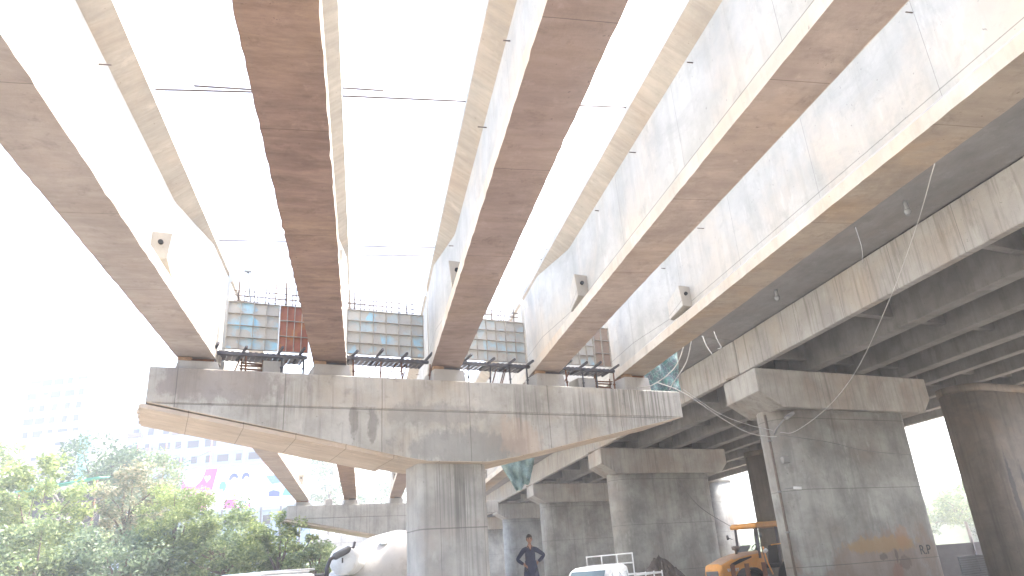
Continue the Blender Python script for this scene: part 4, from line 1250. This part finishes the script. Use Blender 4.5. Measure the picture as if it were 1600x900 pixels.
ch = MB(); tbox(ch, -2.5, 2.1, -0.4, 0.4, 0.35, 0.5); ch.build('chassis', M_steel, t)
for f in (1.7, -1.7):
    for s_ in (-0.68, 0.68):
        wheel(t, TW(f, s_, 0.3), sd_, 0.3, 0.17)
mi_ = MB(); mi_.tube([TW(1.9, 0.8, 1.3), TW(1.95, 1.0, 1.35)], 0.012, 6); mi_.build('mirror', M_black, t)

# ------------------------------------------------------------------ orange tractor
O = Vector((14.55, 27.4, -1.65))
t = thing('tractor', 'orange tractor with a flat canopy parked behind the near old pier', 'tractor', tuple(O))
hd = Vector((-0.93, -0.37, 0)).normalized(); sd_ = Vector((-hd.y, hd.x, 0))
h = MB()
# hood: sections along f with rounded top
secs = [(2.05, 0.36, 0.62, 1.22), (1.95, 0.42, 0.60, 1.40), (1.3, 0.44, 0.60, 1.60), (0.6, 0.46, 0.62, 1.72), (-0.25, 0.50, 0.66, 1.78), (-0.35, 0.50, 0.66, 1.76)]
V = []
ks = 9
for f, hw, z0, z1 in secs:
    pts = [(-hw, z0), (-hw, z1 - 0.16)] + [(-hw + 0.10 * (1 - math.cos(R(a))) , z1 - 0.16 + 0.13 * math.sin(R(a))) for a in (30, 60)] + [(-hw * 0.55, z1), (hw * 0.55, z1)] + \
          [(hw - 0.10 * (1 - math.cos(R(a))), z1 - 0.16 + 0.13 * math.sin(R(a))) for a in (60, 30)] + [(hw, z1 - 0.16), (hw, z0)]
    V += [TW(f, a, b) for a, b in pts]
nk = 10
F = []; 
for j in range(len(secs) - 1):
    for k in range(nk - 1):
        F.append((j * nk + k, j * nk + k + 1, (j + 1) * nk + k + 1, (j + 1) * nk + k))
    F.append((j * nk + nk - 1, j * nk, (j + 1) * nk, (j + 1) * nk + nk - 1))
F.append(tuple(range(nk))); F.append(tuple((len(secs) - 1) * nk + k for k in range(nk))[::-1])
h.add(V, F)
ho = h.build('hood', [M_orange, M_dusty], t)
for p in ho.data.polygons:
    if p.normal.z > 0.6: p.material_index = 1
gr = MB(); tbox(gr, 2.055, 2.085, -0.29, 0.29, 0.66, 1.16); go = gr.build('grille', M_grey, ho, bevel=0.01)
b_ = MB(); tbox(b_, 2.086, 2.095, -0.05, 0.05, 0.78, 1.02); b_.build('badge', plain('red_badge', (0.4, 0.06, 0.04)), go)
for s_ in (-1, 1):
    # black swoosh vent and louvres
    v_ = MB()
    yv = 0.455
    v_.add([TW(f, s_ * (0.455 + (0.012 if f > 0.9 else 0.03)), z) for f, z in ((1.55, 1.26), (0.35, 1.55), (0.35, 1.60), (1.0, 1.52), (1.5, 1.38))], [(0, 1, 2, 3, 4)])
    vo = v_.build('side_vent', M_black, ho); vo.modifiers.new('s', 'SOLIDIFY').thickness = 0.012
rotz = math.atan2(hd.y, hd.x)
text_mesh('lettering', 'VALORY', 0.17, M_white, ho, tuple(TW(1.42, 0.452, 1.16) - O), (R(90), 0, rotz + math.pi), 0.006)
cw = MB(); cw.add([TW(f, 0.515, z) for f, z in ((-0.3, 0.7), (0.5, 0.7), (0.25, 1.2), (-0.3, 1.72))], [(0, 1, 2, 3)])
o_c = cw.build('cowl', M_orange, ho); o_c.modifiers.new('s', 'SOLIDIFY').thickness = 0.03
MB().tube([TW(0.72, 0.12, 1.70), TW(0.72, 0.12, 1.84), TW(0.72, 0.12, 1.85), TW(0.72, 0.12, 1.96), TW(0.72, 0.12, 1.99)], [0.05, 0.05, 0.14, 0.15, 0.08], 16).build('air_cleaner', M_pipe, t)
fp = MB(); tbox(fp, -1.9, -0.3, -0.5, 0.5, 0.55, 0.7); fp.build('floor', M_steel, t)
for s_ in (-0.52, 0.52):
    for f, z0 in ((-0.10, 1.5), (-1.25, 1.1)):
        MB().bar(TW(f, s_, z0), TW(f - 0.08, s_, 2.62), 0.07, 0.07).build('canopy_post', M_steel, t)
cn = MB()
cn.prism([(0.02, 2.60), (0.04, 2.72), (-0.10, 2.80), (-1.9, 2.84), (-2.0, 2.62)], lambda a, b, e: TW(a, (-0.62, 0.70)[e], b))
cn.build('canopy', M_orange, t, bevel=0.03)
pn = MB(); pn.bar(TW(-0.02, -0.30, 1.70), TW(-0.35, -0.30, 1.98), 0.5, 0.05); pn.build('dashboard', M_grey, t)
st_ = MB()
cwh = TW(-0.62, 0, 1.92)
ring = [cwh + sd_ * 0.2 * math.cos(R(a)) + (hd * 0.6 + Vector((0, 0, 0.8))).normalized().cross(sd_) * 0.2 * math.sin(R(a)) for a in range(0, 361, 24)]
st_.tube(ring, 0.016, 6, caps=False); st_.tube([cwh, TW(-0.35, 0, 1.6)], 0.02, 6)
st_.build('steering_wheel', M_black, t)
se = MB(); tbox(se, -1.55, -1.0, -0.28, 0.28, 1.12, 1.28); se.bar(TW(-1.5, 0, 1.25), TW(-1.68, 0, 1.95), 0.52, 0.14, up=hd)
se.build('seat', M_black, t, bevel=0.05, seg=2)
for s_ in (-1, 1):
    rw = wheel(t, TW(-1.35, s_ * 0.88, 0.68), sd_, 0.68, 0.38, M_orange)
    fw_ = wheel(t, TW(0.85, s_ * 0.72, 0.55), sd_, 0.55, 0.30, M_orange)
    fe = MB()
    a0 = [TW(0.85 + 0.66 * math.cos(R(a)), s_ * 0.52, 0.55 + 0.66 * math.sin(R(a))) for a in range(10, 171, 16)]
    a1_ = [TW(0.85 + 0.66 * math.cos(R(a)), s_ * 0.95, 0.55 + 0.66 * math.sin(R(a))) for a in range(10, 171, 16)]
    n_ = len(a0)
    fe.add(a0 + a1_, [(k, k + 1, n_ + k + 1, n_ + k) for k in range(n_ - 1)])
    o_f = fe.build('fender', M_black, t); o_f.modifiers.new('s', 'SOLIDIFY').thickness = 0.03
    MB().tube([TW(-0.02, s_ * 0.6, 2.25), TW(-0.0, s_ * 0.8, 2.33)], 0.012, 6).build('mirror_arm', M_steel, t)
    MB().tube([TW(0.0, s_ * 0.8, 2.25), TW(0.02, s_ * 0.82, 2.42)], 0.05, 8).build('mirror', M_grey, t)
rl = MB()
rl.tube([TW(-0.75, 0.62, 1.95), TW(-1.75, 0.62, 2.0), TW(-1.78, 0.62, 1.2), TW(-1.70, 0.62, 0.7)], 0.022, 8)
rl.tube([TW(-0.3, 0.58, 1.9), TW(-0.42, 0.58, 1.3), TW(-0.6, 0.58, 0.9)], 0.03, 8)
rl.build('side_rail', M_orange, t)
MB().tube([TW(-0.3, 0.6, 1.72), TW(-0.3, 0.72, 1.78)], 0.07, 10).build('work_lamp', M_white, t)

# steel posts before the tractor
for k, (x, y, lb) in enumerate(((12.75, 25.2, 'rusty steel post before the tractor nose, leftmost of the three'), (13.25, 25.1, 'rusty steel post before the tractor hood, middle of the three'),
                                (13.85, 25.0, 'rusty steel post before the tractor wheel, rightmost of the three'))):
    pm = MB().box(x - 0.06, x + 0.06, y - 0.06, y - 0.045, -1.8, -0.28).box(x - 0.06, x + 0.06, y + 0.045, y + 0.06, -1.8, -0.28).box(x - 0.008, x + 0.008, y - 0.0449, y + 0.0449, -1.8, -0.28)
    tag(pm.build('steel_post', M_rust), lb, 'post', 'steel posts before the tractor')

# soil mound
rnd = random.Random(12)
m = MB(); n1, n2 = 40, 18
V = []
for j in range(n2 + 1):
    for i in range(n1):
        a = 2 * math.pi * i / n1; r_ = j / n2
        hh = 1.75 * (1 - r_ ** 1.3) + 0.16 * math.sin(i * 2.3 + j) * (1 - r_) + rnd.uniform(-0.07, 0.07)
        V.append((12.1 + 2.0 * r_ * math.cos(a), 30.3 + 1.8 * r_ * math.sin(a), -1.75 + max(hh, 0) * 1.02))
m.add(V, [(j * n1 + i, j * n1 + (i + 1) % n1, (j + 1) * n1 + (i + 1) % n1, (j + 1) * n1 + i) for j in range(n2) for i in range(n1)], 0, False)
tag(m.build('soil_mound', M_soil), 'dark brown soil mound between the white truck and the tractor', 'soil mound')

# fence on the right
t = thing('sheet_fence', 'dark corrugated sheet fence between the graffiti pier and the brown pier', 'fence', (26.0, 33.0, -1.8))
fm = MB()
A2, B2 = Vector((25.4, 31.2, 0)), Vector((39.0, 33.6, 0))
fd = (B2 - A2).normalized(); nd = Vector((fd.y, -fd.x, 0))
ln = (B2 - A2).length
for k in range(22):
    z = -1.8 + k * 0.075
    M_ = Matrix(((fd.x, nd.x, 0, A2.x), (fd.y, nd.y, 0, A2.y), (0, 0, 1, 0), (0, 0, 0, 1)))
    fm.box(0, ln, 0.0 if k % 2 else 0.02, 0.04 if k % 2 else 0.06, z, z + 0.0745, 0, M_)
fm.build('corrugated_sheet', plain('dark_sheet', (0.07, 0.065, 0.065), 0.8, 0.0, 0.3), t)
for q in (0.3, 3.2, 6.2):
    p = A2 + fd * q + nd * 0.12
    MB().tube([(p.x, p.y, -1.9), (p.x, p.y, 0.42 if q < 1 else 0.1)], 0.04, 8).build('post', M_steel, t)
t = thing('sheet_stack', 'pale translucent roofing sheets leaning at the lower right', 'sheets', (24.3, 27.5, -1.8))
fm = MB()
for k in range(14):
    fm.bar((22.9, 26.3, -1.75 + k * 0.085), (27.0, 27.6, -1.72 + k * 0.085), 0.05, 0.06)
fm.build('corrugated_sheet', plain('pale_sheet', (0.12, 0.12, 0.13), 0.5), t)

# ------------------------------------------------------------------ the standing man
def skin_obj(name, verts, edges, radii, mat, parent, loc, root=0, sub=2):
    me = bpy.data.meshes.new(name)
    me.from_pydata(verts, edges, [])
    me.materials.append(mat)
    o = bpy.data.objects.new(name, me)
    COL.objects.link(o); o.parent = parent; o.location = loc
    sk = o.modifiers.new('skin', 'SKIN'); sk.use_smooth_shade = True
    for i, r_ in enumerate(radii):
        sv = me.skin_vertices[0].data[i]
        sv.radius = r_ if isinstance(r_, tuple) else (r_, r_)
        sv.use_root = (i == root)
    ss = o.modifiers.new('sub', 'SUBSURF'); ss.levels = sub; ss.render_levels = sub
    dg = bpy.context.evaluated_depsgraph_get()
    m2 = bpy.data.meshes.new_from_object(o.evaluated_get(dg))
    m2.materials.clear(); m2.materials.append(mat)
    o.modifiers.clear(); o.data = m2
    for p in m2.polygons: p.use_smooth = True
    return o
M_skin = plain('brown_skin', (0.27, 0.145, 0.095), 0.55, 0, 0.08)
M_shirt = plain('navy_long_shirt', (0.038, 0.042, 0.068), 0.9, 0, 0.25, (0.055, 0.06, 0.085), 0.4, 5)
M_trou = plain('dark_trousers', (0.03, 0.035, 0.05), 0.9)
M_hair = plain('black_hair', (0.02, 0.016, 0.014), 0.6)
px_, py_, pz_ = 4.52, 20.7, -0.88
t = thing('person', 'person in a long navy shirt standing with hands on hips', 'person', (px_, py_, pz_), R(-4))
# facing -Y. x to the viewer's right
vb = [(0, 0, 0.93), (0, 0, 1.12), (0, 0, 1.32), (0, 0, 1.44), (0, -0.01, 1.52), (0, -0.02, 1.60),
      (-0.17, 0, 1.40), (-0.36, 0.05, 1.17), (-0.17, -0.05, 1.02), (0.17, 0, 1.40), (0.40, 0.08, 1.25), (0.20, 0.06, 1.06),
      (-0.10, 0, 0.86), (-0.12, 0, 0.48), (-0.13, 0.02, 0.08), (-0.14, -0.12, 0.04), (0.10, 0, 0.86), (0.12, 0, 0.48), (0.13, 0.02, 0.08), (0.14, -0.12, 0.04)]
eb = [(0, 1), (1, 2), (2, 3), (3, 4), (4, 5), (3, 6), (6, 7), (7, 8), (3, 9), (9, 10), (10, 11), (0, 12), (12, 13), (13, 14), (14, 15), (0, 16), (16, 17), (17, 18), (18, 19)]
rb = [(0.14, 0.10), (0.13, 0.09), (0.14, 0.10), (0.10, 0.08), 0.052, 0.05, 0.05, 0.036, 0.024, 0.05, 0.036, 0.024, 0.08, 0.05, 0.036, 0.035, 0.08, 0.05, 0.036, 0.035]
body = skin_obj('body', vb, eb, rb, M_skin, t, (0, 0, 0))
# head, features and hands joined into the body mesh
bm = bmesh.new(); bm.from_mesh(body.data)
def blob(c_, r3, seg=20, fn=None):
    r_ = bmesh.ops.create_uvsphere(bm, u_segments=seg, v_segments=seg // 2 + 2, radius=1.0)
    for v in r_['verts']:
        v.co = Vector((v.co.x * r3[0], v.co.y * r3[1], v.co.z * r3[2]))
        if fn: v.co = fn(v.co)
        v.co += Vector(c_)
def hf(c_):
    z = c_.z / 0.118
    if z < 0: c_.x *= 1 + 0.28 * z; c_.y *= 1 + 0.12 * z
    return c_
blob((0, -0.02, 1.675), (0.077, 0.095, 0.118), 24, hf)
blob((0, -0.118, 1.665), (0.014, 0.018, 0.026), 10)
blob((0, -0.10, 1.615), (0.024, 0.012, 0.007), 10)
blob((-0.078, -0.01, 1.67), (0.012, 0.02, 0.032), 10); blob((0.078, -0.01, 1.67), (0.012, 0.02, 0.032), 10)
# hands: palm + five fingers
def hand(c_, d, side):
    c_ = Vector(c_); d = Vector(d).normalized(); u = Vector((0, 0, 1)); w_ = d.cross(u).normalized()
    blob(tuple(c_ + d * 0.035), (0.03, 0.045, 0.04), 12)
    for k, l_ in enumerate((0.065, 0.078, 0.072, 0.055)):
        b0 = c_ + d * 0.07 + u * (0.026 - k * 0.018)
        p1 = b0 + d * l_ * 0.5; p2 = p1 + d * l_ * 0.35 + w_ * side * 0.02
        for q, rr in ((b0, 0.0095), (b0.lerp(p1, 0.5), 0.009), (p1, 0.0088), (p1.lerp(p2, 0.5), 0.008), (p2, 0.0075)):
            blob(tuple(q), (rr, rr * 1.6, rr), 8)
    b0 = c_ + d * 0.02 + u * 0.03
    for k in range(4): blob(tuple(b0 + (u * 0.8 + d * 0.5) * 0.016 * k), (0.011, 0.011, 0.012), 8)
hand((-0.19, -0.055, 1.02), (0.5, -0.35, -0.4), 1)
hand((0.21, 0.055, 1.06), (-0.5, 0.5, -0.4), -1)
bm.to_mesh(body.data); bm.free()
for p in body.data.polygons: p.use_smooth = True
# hair
bm = bmesh.new()
r_ = bmesh.ops.create_uvsphere(bm, u_segments=28, v_segments=20, radius=1.0)
rnd = random.Random(3)
for v in r_['verts']:
    k = 1 + rnd.uniform(-0.025, 0.04)
    v.co = Vector((v.co.x * 0.086 * k, v.co.y * 0.103 * k, v.co.z * 0.115 * k)) + Vector((0, -0.008, 1.70))
bmesh.ops.delete(bm, geom=[f for f in bm.faces if (f.calc_center_median().z < 1.715 and f.calc_center_median().y < -0.045) or f.calc_center_median().z < 1.64], context='FACES')
me = bpy.data.meshes.new('hair'); bm.to_mesh(me); bm.free(); me.materials.append(M_hair)
ho_ = bpy.data.objects.new('hair', me); COL.objects.link(ho_); ho_.parent = t
ho_.modifiers.new('s', 'SOLIDIFY').thickness = 0.012
for s_ in (-1, 1):
    em = MB(); em.lathe([(0, 0.002), (0.003, 0.010), (0.008, 0.011)], (s_ * 0.031, -0.113, 1.685), (0, 1, 0), 10); em.build('eye', M_hair, t, local=True)
    bm_ = MB(); bm_.bar((s_ * 0.018, -0.110, 1.703), (s_ * 0.048, -0.100, 1.703), 0.008, 0.008); bm_.build('eyebrow', M_hair, t, local=True)
# shirt: torso, sleeves and flared skirt
vs = [(0, 0, 0.95), (0, 0, 1.12), (0, 0, 1.32), (0, 0.005, 1.43), (-0.18, 0, 1.395), (-0.27, 0.025, 1.28), (-0.36, 0.05, 1.165), (-0.28, 0.0, 1.09), (-0.20, -0.045, 1.035),
      (0.18, 0, 1.395), (0.30, 0.05, 1.32), (0.405, 0.08, 1.245), (0.31, 0.075, 1.15), (0.22, 0.062, 1.08)]
es = [(0, 1), (1, 2), (2, 3), (3, 4), (4, 5), (5, 6), (6, 7), (7, 8), (3, 9), (9, 10), (10, 11), (11, 12), (12, 13)]
rs = [(0.165, 0.125), (0.145, 0.108), (0.165, 0.12), (0.105, 0.09), 0.075, 0.06, 0.055, 0.05, 0.043, 0.075, 0.06, 0.055, 0.05, 0.043]
sh = skin_obj('shirt', vs, es, rs, M_shirt, t, (0, 0, 0))
sk_ = MB()
rows_s = [(1.12, 0.155, 0.112), (0.98, 0.175, 0.13), (0.85, 0.20, 0.145), (0.66, 0.225, 0.155), (0.55, 0.235, 0.16)]
V = []
for z, a_, b_ in rows_s:
    for k in range(24):
        an = 2 * math.pi * k / 24
        fo = 1 + 0.05 * math.sin(5 * an + z * 3) * (1.15 - z)
        V.append((a_ * math.cos(an) * fo, b_ * math.sin(an) * fo, z))
sk_.add(V, [(j * 24 + i, j * 24 + (i + 1) % 24, (j + 1) * 24 + (i + 1) % 24, (j + 1) * 24 + i) for j in range(4) for i in range(24)], 0, True)
sk_.build('shirt_skirt', M_shirt, t, local=True)
col_ = MB(); col_.add([(-0.035, -0.098, 1.49), (0, -0.115, 1.37), (0.035, -0.098, 1.49), (0, -0.085, 1.50)], [(0, 1, 2, 3)]); col_.build('open_collar', M_skin, t, local=True)
col2 = MB(); col2.tube([(0, -0.118, 1.37), (-0.045, -0.09, 1.47), (-0.065, -0.02, 1.50), (0, 0.055, 1.51), (0.065, -0.02, 1.50), (0.045, -0.09, 1.47), (0, -0.118, 1.37)], 0.013, 6)
col2.build('collar', plain('dark_collar', (0.05, 0.03, 0.035), 0.9), t, local=True)
vt = [(0, 0, 0.90), (-0.10, 0, 0.84), (-0.12, 0, 0.48), (-0.13, 0.02, 0.10), (0.10, 0, 0.84), (0.12, 0, 0.48), (0.13, 0.02, 0.10)]
et = [(0, 1), (1, 2), (2, 3), (0, 4), (4, 5), (5, 6)]
skin_obj('trousers', vt, et, [(0.14, 0.11), 0.10, 0.075, 0.06, 0.10, 0.075, 0.06], M_trou, t, (0, 0, 0))

# ------------------------------------------------------------------ haze
HAZE = 0.0018
if HAZE:
    hz_ = MB().box(-420, 620, -160, 640, -3.2, 75)
    me = bpy.data.materials.new('haze_air'); me.use_nodes = True
    nt = me.node_tree
    nt.nodes.remove(nt.nodes['Principled BSDF'])
    pv = N(nt, 'ShaderNodeVolumePrincipled')
    pv.inputs['Color'].default_value = (0.93, 0.96, 1.0, 1)
    pv.inputs['Density'].default_value = HAZE
    pv.inputs['Anisotropy'].default_value = 0.65
    L(nt, pv.outputs[0], nt.nodes['Material Output'].inputs['Volume'])
    tag(hz_.build('haze', me), kind='stuff')
S.cycles.volume_bounces = 1
S.cycles.max_bounces = 8
S.cycles.diffuse_bounces = 4
